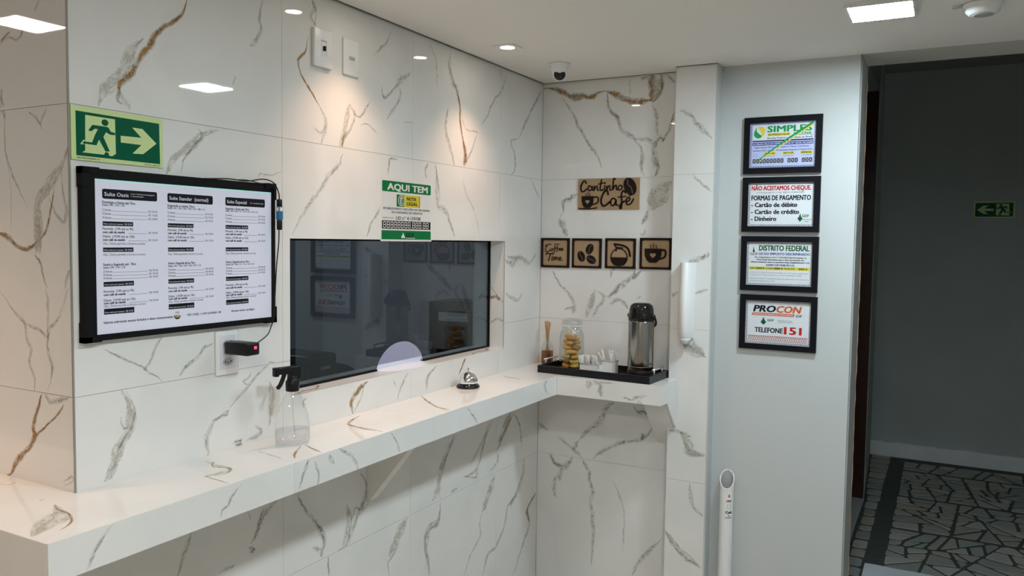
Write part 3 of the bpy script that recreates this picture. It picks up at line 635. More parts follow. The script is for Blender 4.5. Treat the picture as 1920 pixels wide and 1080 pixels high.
# end wall with the coffee corner, and the pier beside it
mb = MB(); mb.box((.0022, -.80, 0), (.15, .15, ZC + .05), GROUT); WE = struct('wall_end', mb)
for j in range(5): tile('B', [(-.619, ZS[j], -.0008, ZS[j + 1])], WE)
mb = MB(); mb.box((-.0878, -.775, 0), (.009, -.6185, ZC), GROUT); mb.box((-.0895, -.780, 0), (.009, -.775, ZC), PAINT); PIER = struct('wall_pier', mb)
for j in range(5): tile('C', [(-.775, ZS[j], -.6185, ZS[j + 1])], PIER)
mb = MB(); mb.box((-.09, -.6185, 0), (0, -.6177, ZC), MARBLE); mb.build('tile', PIER)
# painted wall with its jamb
mb = MB(); mb.box((-.022, -1.27, 0), (.195, -.779, ZC + .05), PAINT); WF = struct('wall_front', mb)
mb = MB(); mb.box((-.004, -1.2745, 0), (.195, -1.2702, ZC), GREYP); mb.build('jamb_face', WF, 'grey side of the doorway')  # jamb side in a darker grey than the wall front
mb = MB(); rr = random.Random(5)
pts = [(-1.2745 - rr.uniform(.0005, .0032), ZC * k / 60) for k in range(61)]
mb.prism([(-1.2745, 0)] + pts + [(-1.2745, ZC)], .193, .197, pm('raw_edge', (.42, .27, .16), .8, var=.4, vscale=40), ax=0)
mb.build('edge_strip', WF, 'rough unpainted tan edge of the doorway')
# ceiling, with a dark recessed shadow gap along the tiled walls
mb = MB()
mb.box((-.6 + .6 - .012, -.6177, ZC), (XBK, -.012, ZC + .04), CEIL)
mb.box((-.10, -.780, ZC), (XBK, -.6177, ZC + .04), CEIL)
mb.box((-.022, YR, ZC), (XBK, -.780, ZC + .04), CEIL)
mb.box((-XA - .012, -.012, ZC), (XBK, 2.0, ZC + .04), CEIL)
mb.box((XBK, YR, ZC + .04), (.2, 2.0, ZC + .06), GREYP)
CE = struct('ceiling', mb)
mb = MB(); mb.box((-.022, YR, ZC), (.195, -1.2745, ZC + .5), pm('lintel_paint', (.56, .55, .52), .8, spec=.2)); struct('trim_1', mb, 'grey underside of the beam over the passage')
mb = MB(); mb.box((XBK, YR - .1, 0), (4.0, YR, 3.0), PAINT); struct('wall_right', mb)
mb = MB(); mb.box((XBK - .1, YR, 0), (XBK, 2.1, ZC + .05), PAINT); struct('wall_back', mb)
mb = MB(); mb.box((XBK, 2.0, 0), (-XA + .13, 2.1, ZC + .05), PAINT); struct('wall_far_left', mb)
# office behind the reception window
OFFP = pm('office_paint', (.62, .62, .70), .7)
mb = MB(); mb.box((-2.0, 2.0, 0), (.95, 2.1, 2.4), OFFP); mb.box((.85, .15, 0), (.95, 2.0, 2.4), OFFP); mb.box((-2.017, .151, 0), (-2.0, 2.0, 2.4), OFFP)
mb.box((-2.0, .151, 2.31), (.85, 2.0, 2.4), OFFP); struct('wall_office', mb, 'lavender grey walls of the office behind the glass')
# corridor beyond the passage
mb = MB(); mb.box((3.70, YR, 0), (3.8, -1.0, 3.0), DARKWALL); struct('wall_corridor_end', mb)
mb = MB(); mb.prism([(2.405, -1.155), (3.70, -1.09), (3.70, -.9), (2.42, -.9), (2.405, -1.14)], 0, 3.0, DARKWALL); struct('wall_corridor_left', mb)
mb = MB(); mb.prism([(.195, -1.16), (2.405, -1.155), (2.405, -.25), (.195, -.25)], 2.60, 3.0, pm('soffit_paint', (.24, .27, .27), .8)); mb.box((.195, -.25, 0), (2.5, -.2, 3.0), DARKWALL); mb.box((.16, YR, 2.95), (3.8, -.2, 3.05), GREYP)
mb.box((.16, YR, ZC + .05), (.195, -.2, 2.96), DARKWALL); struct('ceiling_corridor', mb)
mb = MB(); mb.box((3.665, YR, .0), (3.70, -1.092, .105), SKIRT)
rr = random.Random(2); n = 40
for k in range(n):
    y = -1.10 - k * .041; mb.box((3.668, y - .041, .104), (3.70, y, .105 + rr.uniform(.001, .009)), SKIRT)
struct('baseboard_corridor', mb, 'pale worn skirting along the corridor end wall')
mb = MB(); mb.box((2.405, -1.152, 0), (2.47, -1.075, 2.60), BROWN); mb.box((2.398, -1.150, 0), (2.405, -1.125, 2.60), BROWN); mb.box((2.405, -.33, 0), (2.47, -.25, 2.60), BROWN); mb.box((2.405, -1.075, 2.50), (2.47, -.33, 2.60), BROWN)
mb.box((2.43, -1.073, .005), (2.462, -.332, 2.498), BROWN)
for z0_, z1_ in ((.15, .95), (1.10, 2.35)): mb.box((2.424, -.98, z0_), (2.43, -.42, z1_), BROWN)
dd = struct('door_1', mb, 'dark brown varnished wooden door and frame inside the passage')
mb = MB(); mb.tube([(2.424, -.99, 1.05), (2.39, -.99, 1.05), (2.39, -.88, 1.05)], .008, SILVER); mb.build('door_handle', dd, 'silver lever handle')
mb = MB(); mb.box((.195, -1.157, -.03), (2.405, -.25, .008), pm('pale_threshold_stone', (.55, .56, .55), .4, var=.1)); struct('floor_threshold', mb, 'pale stone floor strip leading to the brown door')
# mosaic floor: broken stones set in dark cement
CEM = pm('dark_cement', (.085, .10, .09), .85, var=.3, vscale=20)
STONES = [pm('stone_grey_%s' % n_, c, .55, var=.18, vscale=12, bump=.3) for n_, c in (('warm', (.46, .43, .38)), ('cool', (.41, .44, .41)), ('light', (.54, .52, .47)), ('dull', (.37, .38, .345)), ('tan', (.50, .445, .37)))]
mb = MB(); mb.box((.195, YR, -.06), (3.70, -1.158, 0), CEM); mb.box((2.4, -1.16, -.06), (3.70, -1.05, 0), CEM); FC = struct('floor_corridor', mb, 'dark cement bed of the corridor mosaic')
def half(poly, p, n, keep):
    o = []
    for i in range(len(poly)):
        a, b = poly[i], poly[(i + 1) % len(poly)]; da = ((a[0] - p[0]) * n[0] + (a[1] - p[1]) * n[1]) * keep; db = ((b[0] - p[0]) * n[0] + (b[1] - p[1]) * n[1]) * keep
        if da >= 0: o.append(a)
        if da * db < 0: t = da / (da - db); o.append((a[0] + (b[0] - a[0]) * t, a[1] + (b[1] - a[1]) * t))
    return o
def area(p): return abs(sum(p[i][0] * p[(i + 1) % len(p)][1] - p[(i + 1) % len(p)][0] * p[i][1] for i in range(len(p)))) / 2
def inset(poly, g):
    c = (sum(p[0] for p in poly) / len(poly), sum(p[1] for p in poly) / len(poly)); q = poly
    for i in range(len(poly)):
        a, b = poly[i], poly[(i + 1) % len(poly)]; d = math.dist(a, b)
        if d < 1e-5: continue
        n = (-(b[1] - a[1]) / d, (b[0] - a[0]) / d); s_ = 1 if (c[0] - a[0]) * n[0] + (c[1] - a[1]) * n[1] > 0 else -1
        n = (n[0] * s_, n[1] * s_); g_ = g * rs_.uniform(.7, 1.5)
        q = half(q, (a[0] + n[0] * g_, a[1] + n[1] * g_), n, 1)
        if len(q) < 3: return None
    return q
rs_ = random.Random(11); nst = 0
def split(poly, amax):
    if area(poly) < amax * rs_.uniform(.55, 1.4): return [poly]
    xs = [p[0] for p in poly]; ys = [p[1] for p in poly]
    c = (sum(xs) / len(xs) + rs_.uniform(-.15, .15) * (max(xs) - min(xs)), sum(ys) / len(ys) + rs_.uniform(-.15, .15) * (max(ys) - min(ys)))
    base = 0 if (max(ys) - min(ys)) > (max(xs) - min(xs)) else PI / 2
    t = base + rs_.gauss(0, .42) + PI / 2
    n = (math.cos(t), math.sin(t))
    a, b = half(poly, c, n, 1), half(poly, c, n, -1)
    if len(a) < 3 or len(b) < 3: return [poly]
    return split(a, amax) + split(b, amax)
def stone(q):
    global nst
    q = inset(q, .0085)
    if not q or area(q) < .0008: return
    o_ = []
    for i in range(len(q)):
        a, b, c = q[i - 1], q[i], q[(i + 1) % len(q)]
        if rs_.random() < .65 and math.dist(a, b) > .02 and math.dist(b, c) > .02:
            k1, k2 = rs_.uniform(.006, .02) / math.dist(a, b), rs_.uniform(.006, .02) / math.dist(b, c); k1 = min(k1, .4); k2 = min(k2, .4)
            o_ += [(b[0] + (a[0] - b[0]) * k1, b[1] + (a[1] - b[1]) * k1), (b[0] + (c[0] - b[0]) * k2, b[1] + (c[1] - b[1]) * k2)]
        else: o_.append(b)
    q = o_
    mb = MB(); mt = rs_.choice(STONES); c = (sum(p[0] for p in q) / len(q), sum(p[1] for p in q) / len(q))
    h = rs_.uniform(.0025, .0045); q2 = [(c[0] + (p[0] - c[0]) * .97, c[1] + (p[1] - c[1]) * .97) for p in q]
    n = len(q); vs = [(p[0], p[1], -.001) for p in q] + [(p[0], p[1], h - .001) for p in q] + [(p[0], p[1], h) for p in q2]
    if sum(q[i][0] * q[(i + 1) % n][1] - q[(i + 1) % n][0] * q[i][1] for i in range(n)) < 0: fl = True
    else: fl = False
    fs = [tuple(range(2 * n, 3 * n))] + [(i + k * n, (i + 1) % n + k * n, (i + 1) % n + (k + 1) * n, i + (k + 1) * n) for k in (0, 1) for i in range(n)]
    mb.add(vs, [f[::-1] for f in fs] if fl else fs, mt); mb.build('stone', FC); nst += 1
XJ = [.22, .57, 1.25, 1.93, 2.61, 3.29, 3.57]
for i in range(len(XJ) - 1):
    for y0, y1 in ((-2.10, -1.335), (-2.73, -2.102)):
        x0, x1 = XJ[i] + .012, XJ[i + 1] - .012
        for q in split([(x0, y0), (x1, y0), (x1, y1), (x0, y1)], .0195 if y0 > -2.2 and x0 > 1.0 else .035): stone(q)
x = .25
while x < 3.56:
    d = rs_.uniform(.10, .17); yl = -1.166 if x < 2.45 else -1.155 + (x - 2.405) * .05
    stone([(x, -1.252), (x + d, -1.252), (x + d - .004, yl), (x + .003, yl)]); x += d + .004
# ------------------------------------------------------------------ ceiling fittings
LEDM2 = pm('led_diffuser_dim', (1, 1, 1), .5, emis=(1, .90, .80), es=PANEL_E * .26)
LEDM3 = pm('added_warm_diffuser', (1, 1, 1), .5, emis=(1, .90, .80), es=PANEL_E * 1.5)  # added unseen panel, made stronger and warmer to brighten the end wall
LEDM = pm('led_diffuser', (1, 1, 1), .5, emis=PANEL_COL, es=PANEL_E)
for i, (x, y) in enumerate(PANELS):
    t = thing('ceiling_light_panel', (x, y, ZC), ['square white led ceiling panel nearest the end wall, above the framed notices', 'square led ceiling panel second from the end wall, outside the frame',
              'added unseen led panel over the camera, a warm fill for the end wall', 'square led ceiling panel over the left corner area, outside the frame'][i], 'ceiling light', 'led ceiling panels')
    s_ = .082; mb = MB()
    for a, b in (((-s_ - .008, -s_ - .008), (s_ + .008, -s_)), ((-s_ - .008, s_), (s_ + .008, s_ + .008)), ((-s_ - .008, -s_), (-s_, s_)), ((s_, -s_), (s_ + .008, s_))): mb.box((*a, -.014), (*b, 0), WHITEP)
    mb.build('frame', t)
    mb = MB(); mb.box((-s_, -s_, -.013), (s_, s_, -.004), LEDM2 if i == 3 else LEDM3 if i == 2 else LEDM); mb.build('diffuser', t)
WLED = pm('warm_lens', (1, 1, 1), .4, emis=(1, .86, .70), es=30)
for i, (x, y) in enumerate(DOWNLIGHTS):
    t = thing('downlight', (x, y, ZC), ['small square recessed spotlight with warm lamp in ceiling near the security camera', 'small square warm spotlight over the reception window, outside the frame', 'small square warm spotlight over the left counter end, outside the frame'][i], 'spotlight', 'square warm spotlights')
    mb = MB(); n = 24
    sq = []; ci = []
    for k in range(n):
        a = 2 * PI * k / n + PI / 4; m_ = max(abs(math.cos(a)), abs(math.sin(a)))
        sq.append((.041 * math.cos(a) / m_, .041 * math.sin(a) / m_)); ci.append((.026 * math.cos(a), .026 * math.sin(a)))
    vs = [(p[0], p[1], 0) for p in sq] + [(p[0], p[1], -.004) for p in sq] + [(p[0], p[1], -.004) for p in ci] + [(p[0] * .9, p[1] * .9, -.0005) for p in ci]
    mb.add(vs, [(k + j * n, (k + 1) % n + j * n, (k + 1) % n + (j + 1) * n, k + (j + 1) * n) for j in range(3) for k in range(n)], WHITEP); mb.build('trim_ring', t)
    mb = MB(); mb.lathe([(.0225, -.0008), (.0225, -.003), (.015, -.0045), (0, -.005)], WLED, n=20); mb.build('lamp', t)
# dome security camera
t = thing('security_camera', (-.335, -.236, ZC), 'white dome security camera with black lens on the ceiling corner', 'camera')
mb = MB(); mb.lathe([(.040, 0), (.041, -.004), (.036, -.010), (.031, -.030), (.026, -.040)], WHITEP, n=40); mb.build('housing', t)
d_ = (Vector(CAMP) - Vector((-.335, -.236, ZC - .043))); d_.z -= .15; d_.normalize(); q_ = d_.to_track_quat('Z', 'Y').to_matrix()
mb = MB(); mb.lathe([(.0001, -.027), (.012, -.025), (.022, -.016), (.027, 0), (.025, .010), (.0225, .0155)], WHITEP, c=(0, 0, -.040), rot=q_, n=32); mb.build('eyeball', t)
mb = MB(); mb.lathe([(.0225, .0150), (.021, .020), (.014, .0245), (0, .026)], BLACKG, c=(0, 0, -.040), rot=q_, n=32); mb.build('lens', t, 'glossy black round lens')
mb = MB(); mb.lathe([(.005, -.012), (.006, -.004), (.003, 0)], WHITEP, c=(-.030, .028, -.002), n=12); mb.lathe([(.0022, -.0135), (.0022, -.0125)], BLACKP, c=(-.031, .027, -.001), n=10); mb.build('screw_boss', t)
# smoke detector
t = thing('smoke_detector', (-.533, -1.628, ZC), 'round white smoke detector on the ceiling at the top right corner', 'smoke detector')
mb = MB(); mb.lathe([(.050, 0), (.052, -.006), (.048, -.010), (.044, -.011), (.043, -.022), (.034, -.031), (.030, -.032)], WHITEP, n=40); mb.build('body', t)
mb = MB(); mb.lathe([(.030, -.0315), (.022, -.0335), (0, -.0335)], GREYPL, n=32); mb.build('sensor_cap', t)
mb = MB(); mb.tube([(-.01 + .009 * math.cos(a), .066 + .009 * math.sin(a), -.006) for a in [2 * PI * k / 16 for k in range(17)]], .0025, SILVER); mb.tube([(-.01, .057, -.006), (-.005, .05, -.008)], .0022, SILVER); mb.build('ring_tag', t, 'small metal ring beside the detector')
# ------------------------------------------------------------------ the window
mb = MB(); gy0, gy1 = .070, .076
AX0, AX1, AZ = -1.059, -.793, 1.284
def arch(x):
    c, r = (AX0 + AX1) / 2, (AX1 - AX0) / 2; t_ = (x - c) / r
    return WZ0 + (AZ - WZ0) * max(0, 1 - abs(t_) ** 2.1) ** .62
xs = [AX0 + (AX1 - AX0) * (1 - math.cos(PI * k / 24)) / 2 for k in range(25)]
GW = window_glass()
outer = [(WX0 + .004, WZ0 + .0015), (AX0, WZ0 + .0015)] + [(x, max(arch(x), WZ0 + .0015)) for x in xs[1:-1]] + [(AX1, WZ0 + .0015), (WX1 - .001, WZ0 + .0015), (WX1 - .001, WZ1 - .001), (WX0 + .004, WZ1 - .001)]
from mathutils.geometry import tessellate_polygon
tt = tessellate_polygon([[Vector((p[0], p[1], 0)) for p in outer]])
mb.add([(p[0], gy0, p[1]) for p in outer], [tuple(q) for q in tt], GW)
WIN = struct('window_1', mb, 'dark tinted reception window with an arched pass-through')
mb = MB(); g_ = .0055
mb.box((WX0, gy0 - .004, WZ1 - g_), (WX1, gy1 + .004, WZ1), BLACKM); mb.box((WX1 - g_, gy0 - .004, WZ0), (WX1, gy1 + .004, WZ1), BLACKM); mb.box((WX0, gy0 - .004, WZ0), (WX0 + g_, gy1 + .004, WZ1), BLACKM)
mb.box((WX0, gy0 - .004, WZ0), (AX0, gy1 + .004, WZ0 + g_), BLACKM); mb.box((AX1, gy0 - .004, WZ0), (WX1, gy1 + .004, WZ0 + g_), BLACKM); mb.build('black_seal', WIN)
mb = MB(); ap = [(x, gy0 + .003, arch(x)) for x in xs]; mb.tube(ap, .0016, pm('glass_edge', (.35, .45, .45), .1), n=6); mb.build('arch_edge', WIN, 'polished edge of the arched cut-out')
# office things seen through the glass
mb = MB(); mb.rbox((-1.99, .156, 1.02), (.84, .60, 1.055), .004, pm('office_counter', (.5, .5, .55), .4)); mb.box((-1.95, .2, 0), (-1.90, .55, 1.02), OFFP); mb.box((.75, .2, 0), (.8, .55, 1.02), OFFP); tag(mb.build('office_counter'), 'pale inner counter behind the dark reception glass', 'counter')
t = thing('receipt_printer', (-1.10, .36, 1.055), 'black box-shaped device with letters LISS behind the glass', 'printer')
mb = MB(); mb.rbox((-.075, -.10, 0), (.07, .10, .19), .012, BLACKP); mb.build('body', t)
mb = MB(); mb.rbox((-.11, -.12, 0), (-.085, .04, .16), .006, BLACKP); mb.box((-.086, -.05, .03), (-.074, 0, .08), BLACKP); mb.build('side_unit', t)
mb = MB(); mb.box((-.02, -.104, .14), (.03, -.100, .15), GREYPL); mb.build('paper_slot', t)
mb = MB((0, 0, 0)); mb.text('LISS', 0, 0, .020, 0, pm('grey_print', (.5, .52, .55), .5), w=.075, bold=.01); lt = mb.build('lettering', t); lt.location = (-.058, -.1012, .012); lt.rotation_euler = ON_LEFT
t = thing('office_chair', (-.35, .95, 0), 'black office chair back seen through the bottom of the dark glass', 'chair')
mb = MB(); n = 20; pr = []
for k in range(n + 1):
    a = PI * k / n; pr.append((.26 * math.cos(a), .93 + .13 * math.sin(a)))
mb.prism(pr + [(-.24, .56), (.24, .56)], -.03, .03, BLACKP, ax=1); mb.build('backrest', t)
mb = MB(); mb.rbox((-.24, .0, .44), (.24, .46, .52), .03, BLACKP); mb.build('seat', t)
mb = MB(); mb.tube([(0, .22, .06), (0, .22, .45)], .025, BLACKP); mb.tube([(0, .03, .48), (0, -.0, .62)], .02, BLACKP); mb.build('column', t)
for k in range(5):
    a = 2 * PI * k / 5; mb = MB(); mb.tube([(0, .22, .08), (.26 * math.cos(a), .22 + .26 * math.sin(a), .06)], .016, BLACKP); mb.lathe([(.02, 0), (.025, .025), (.02, .05)], BLACKP, c=(.26 * math.cos(a), .22 + .26 * math.sin(a), 0), n=12); mb.build('leg', t)
t = thing('computer_tower', (.10, .45, 1.055), 'black computer tower standing on the inner counter at the right of the glass', 'computer')
mb = MB(); mb.rbox((-.10, -.12, 0), (.12, .14, .29), .008, BLACKP); mb.build('case', t)
mb = MB(); mb.box((-.104, -.08, .20), (-.10, .08, .24), GREYPL); mb.build('drive_cover', t)
# ------------------------------------------------------------------ the counter
CT = thing('reception_counter', (-1.2, -.1, ZB), 'white marbled tile counter wrapping the long wall and the coffee corner', 'counter')
tj = [-2.344, -1.748, -1.16, -.29]
for i in range(3):
    rs = [(tj[i], -.225, tj[i + 1], -.0005)]
    if i == 0: rs = [(tj[0], -.225, -XA - .0005, 1.2), (-XA - .0005, -.225, tj[1], -.0005)]
    if i == 2: rs = [(tj[2], -.225, tj[3], -.0005)]
    tile('K', rs, CT, 'top_tile', gap=.0004)
tile('K', [(-.29, -.653, -.0915, -.0005), (-.0915, -.6165, -.0005, -.0005)], CT, 'top_tile', gap=.0004)
for i in range(3): tile('P', [(tj[i] + (.0005 if i == 0 else 0), ZB, tj[i + 1] - (.0006 if i == 2 else 0), ZK - .0095)], CT, 'apron_tile', gap=.0003) if False else tile('P', [(tj[i], ZB, tj[i + 1], ZK - .0006)], CT, 'apron_tile', th=.008, gap=.0003)
tile('S', [(-.6525, ZB, -.2255, ZK - .0006)], CT, 'apron_tile', th=.008, gap=.0003)
off = tuple(CT.location)
mb = MB(off); mb.box((-2.3445, -.217, ZB - .12), (-2.336, 1.2, ZK - .0006), MARBLE); mb.build('apron_tile', CT)
mb = MB(off); mb.box((-2.335, -.216, ZB + .003), (-.283, -.001, ZK - .010), GROUT); mb.box((-2.335, .001, ZB + .003), (-XA - .001, 1.19, ZK - .010), GROUT); mb.box((-.281, -.644, ZB + .003), (-.092, -.217, ZK - .010), GROUT); mb.box((-.092, -.616, ZB + .003), (-.001, -.002, ZK - .010), GROUT)
mb.box((-2.335, -.216, ZB), (-.283, -.001, ZB + .003), MARBLE); mb.box((-.281, -.616, ZB), (-.001, -.002, ZB + .003), MARBLE); mb.build('core', CT)
# end face with the bracket below it
mb = MB(off); mb.prism([(-.2898, ZK - .0007), (-.2898, ZB), (-.212, ZB - .002), (-.115, .927), (-.0905, .905), (-.0905, ZK - .0007)], -.653, -.645, MARBLE, ax=1); mb.build('end_panel', CT, 'bluish side panel of the coffee shelf')
mb = MB(off)
def on_slope(y0, y1, t0, t1, m_):
    a = (-.212, ZB - .002); b = (-.006, .815); f = lambda t: (a[0] + (b[0] - a[0]) * t, a[1] + (b[1] - a[1]) * t)
    p, q = f(t0), f(t1); m_.add([(p[0], y0, p[1]), (p[0], y1, p[1]), (q[0], y1, q[1]), (q[0], y0, q[1])], [(0, 1, 2, 3)], MARBLE)
mb.prism([(-.212, ZB - .002), (-.118, .926), (-.118, ZB - .002)], -.644, -.553, MARBLE, ax=1)
mb.build('bracket', CT)
mb = MB(off); mb.prism([(-.1165, .9245), (-.001, .815), (-.001, ZB - .002), (-.1165, ZB - .002)], -.6165, -.553, MARBLE, ax=1); mb.prism([(-.1165, .9245), (-.0915, .90), (-.0915, ZB - .002), (-.1165, ZB - .002)], -.644, -.6166, MARBLE, ax=1); mb.build('bracket', CT)
mb = MB(off); mb.prism([(-.182, ZB), (-.001, ZB), (-.001, .815), (-.004, .812), (-.012, .818)], -1.196, -1.158, MARBLE, ax=0); mb.build('bracket', CT)
# ------------------------------------------------------------------ exit signs
PHOS = pm('photoluminescent_yellow_green', (.60, .74, .33), .45)
SGRN = pm('safety_green', (.0, .10, .045), .4, spec=0.12)
SINK = pm('sign_black_print', (.01, .03, .01), .5)
SGN = dict(green='0.046,0.905 0.960,0.895 0.966,0.075 0.048,0.083', panel='0.143,0.849 0.454,0.848 0.459,0.185 0.416,0.131 0.386,0.137 0.374,0.194 0.346,0.198 0.332,0.145 0.107,0.146 0.137,0.186',
  man='0.213,0.682 0.363,0.683 0.381,0.672 0.409,0.595 0.453,0.587 0.453,0.542 0.396,0.541 0.356,0.577 0.327,0.483 0.393,0.218 0.346,0.208 0.280,0.420 0.253,0.305 0.114,0.314 0.132,0.350 0.208,0.352 0.237,0.492 0.271,0.616 0.238,0.614 0.203,0.558 0.170,0.565',
  foot='0.086,0.293 0.121,0.383 0.143,0.379 0.122,0.345 0.112,0.314 0.142,0.301', foot2='0.335,0.141 0.361,0.186 0.385,0.178 0.369,0.137',
  arrow='0.514,0.548 0.747,0.562 0.643,0.739 0.760,0.740 0.924,0.483 0.765,0.240 0.644,0.229 0.747,0.418 0.514,0.418')
def exit_sign(loc, rot, w_, h_, mirror, label, phos):
    t = thing('exit_sign', loc, label, 'exit sign', rot=rot)
    def P(k): return [((1 - float(q.split(',')[0]) if mirror else float(q.split(',')[0])) * w_, float(q.split(',')[1]) * h_) for q in SGN[k].split()]
    mb = MB(); mb.box((0, 0, .0002), (w_, h_, .0035), phos); mb.build('plate', t)
    mb = MB(); mb.poly(P('green'), .0037, SGRN); mb.poly(P('panel'), .0039, phos); mb.poly(P('foot'), .0039, phos); mb.poly(P('foot2'), .0041, SGRN)
    mb.poly(P('man'), .0041, SGRN); mb.ell((1 - .346 if mirror else .346) * w_, .757 * h_, .037 * w_, .062 * h_, .0041, SGRN); mb.poly(P('arrow'), .0039, phos)
    mb.build('pictogram', t, 'pale green running figure, doorway and arrow on dark green')
    if not mirror:
        mb = MB(); mb.text('NBR.TSSA.ETE/MMM1-TE', .052 * w_, .03 * h_, .026 * h_, .0037, SINK, w=.235 * w_, bold=0.011); mb.build('small_print', t); mb = MB(); mb.text('TR-HG-100H-44', .78 * w_, .028 * h_, .022 * h_, .0037, SINK, w=.18 * w_, bold=0.011); mb.build('small_print', t)
    return t
exit_sign((-2.1445, 0, 1.788), ON_LEFT, .2155, .1095, False, 'green exit sign with running figure and arrow above the menu board', PHOS)
exit_sign((3.70, -1.722, 1.848), ON_END, .260, .122, True, 'green exit sign with left arrow on the dark corridor wall', PHOS)
# ------------------------------------------------------------------ menu board
PAPER = pm('white_print_paper', (.74, .75, .80), .35)
INK = pm('black_ink', (.012, .012, .018), .4, spec=0.12)
INK2 = pm('grey_ink', (.10, .10, .13), .5)
MSHEET = pm('backlit_sheet', (.60, .60, .68), .3, emis=(.66, .70, .88), es=.16)
MX, MZ = -2.131, 1.414
t = thing('menu_board', (MX, 0, MZ), 'black-framed backlit price board with three columns of suites', 'menu board', rot=ON_LEFT); MENU = t
W_, H_ = .533, .359
mb = MB()
mb.box((0, 0, 0), (.027, H_, .017), BLACKM); mb.box((W_ - .012, 0, 0), (W_, H_, .017), BLACKM); mb.box((.027, H_ - .021, 0), (W_ - .012, H_, .017), BLACKM); mb.box((.027, 0, 0), (W_ - .012, .013, .017), BLACKM); mb.box((.02, .01, 0), (W_ - .01, H_ - .015, .006), BLACKM)
mb.build('frame', t)
for cx, cy in ((0, 0), (0, H_), (W_, 0), (W_, H_)):
    mb = MB(); x0 = -.002 if cx == 0 else W_ - .036; y0 = -.002 if cy == 0 else H_ - .040
    x1 = x0 + .038; y1 = y0 + .042
    mb.box((x0, y0 if cy == 0 else y1 - .014, 0), (x1, y0 + .012 if cy == 0 else y1, .020), BLACKM); mb.box((x0 if cx == 0 else x1 - .009, y0, 0), (x0 + .016 if cx == 0 else x1, y1, .020), BLACKM); mb.build('corner_clip', t)
mb = MB(); zt = .0165
def zr(v): return v - MZ
def xr(v): return v - MX
mb.box((.027, .013, .006), (W_ - .012, H_ - .021, .0145), MSHEET)
zt = .0147
mb.rect(.027, H_ - .0245, W_ - .012, H_ - .021, zt - .0001, pm('greenish_glow_edge', (.45, .72, .68), .3, emis=(.4, .85, .78), es=.25))
cols = [(-2.0864, -1.9537, -2.0148, 'Suíte Oasis', .47, 'Domingo a Sexta até 7hrs', 'Suítes 109 / 110 / 118', ('90,00', '110,00', '130,00'), ('100,00', '120,00'), 'Sexta a Segunda até  7hrs', 'Suítes 109 / 110 / 118', ('90,00', '100,00', '150,00'), ('150,00', '250,00')),
        (-1.9267, -1.7991, -1.8561, 'Suíte Stander  (normal)', .9, 'Segunda a sexta 7hrs', 'Suítes 101 / 102 / 103 / 104 / 107 / 108 / 112', ('50,00', '70,00', '90,00'), ('100,00', '110,00'), 'Sexta a Segunda até as 7hrs', 'Suítes 101 / 102 / 103 / 104 / 107 / 112', ('50,00', '80,00', '100,00'), ('125,00', '150,00')),
        (-1.7609, -1.6318, -1.689, 'Suíte Especial', .53, 'Segunda a Sexta até 7hrs', 'Suítes 105 / 106 / 111 / 113 / 114 / 115 / 116', ('70,00', '75,00', '100,00'), ('120,00', '130,00'), 'Sexta a Segunda até as 7hrs', 'Suítes 105 / 106 / 111 / 113 / 114 / 115', ('60,00', '85,00', '100,00'), ('150,00', '170,00'))]
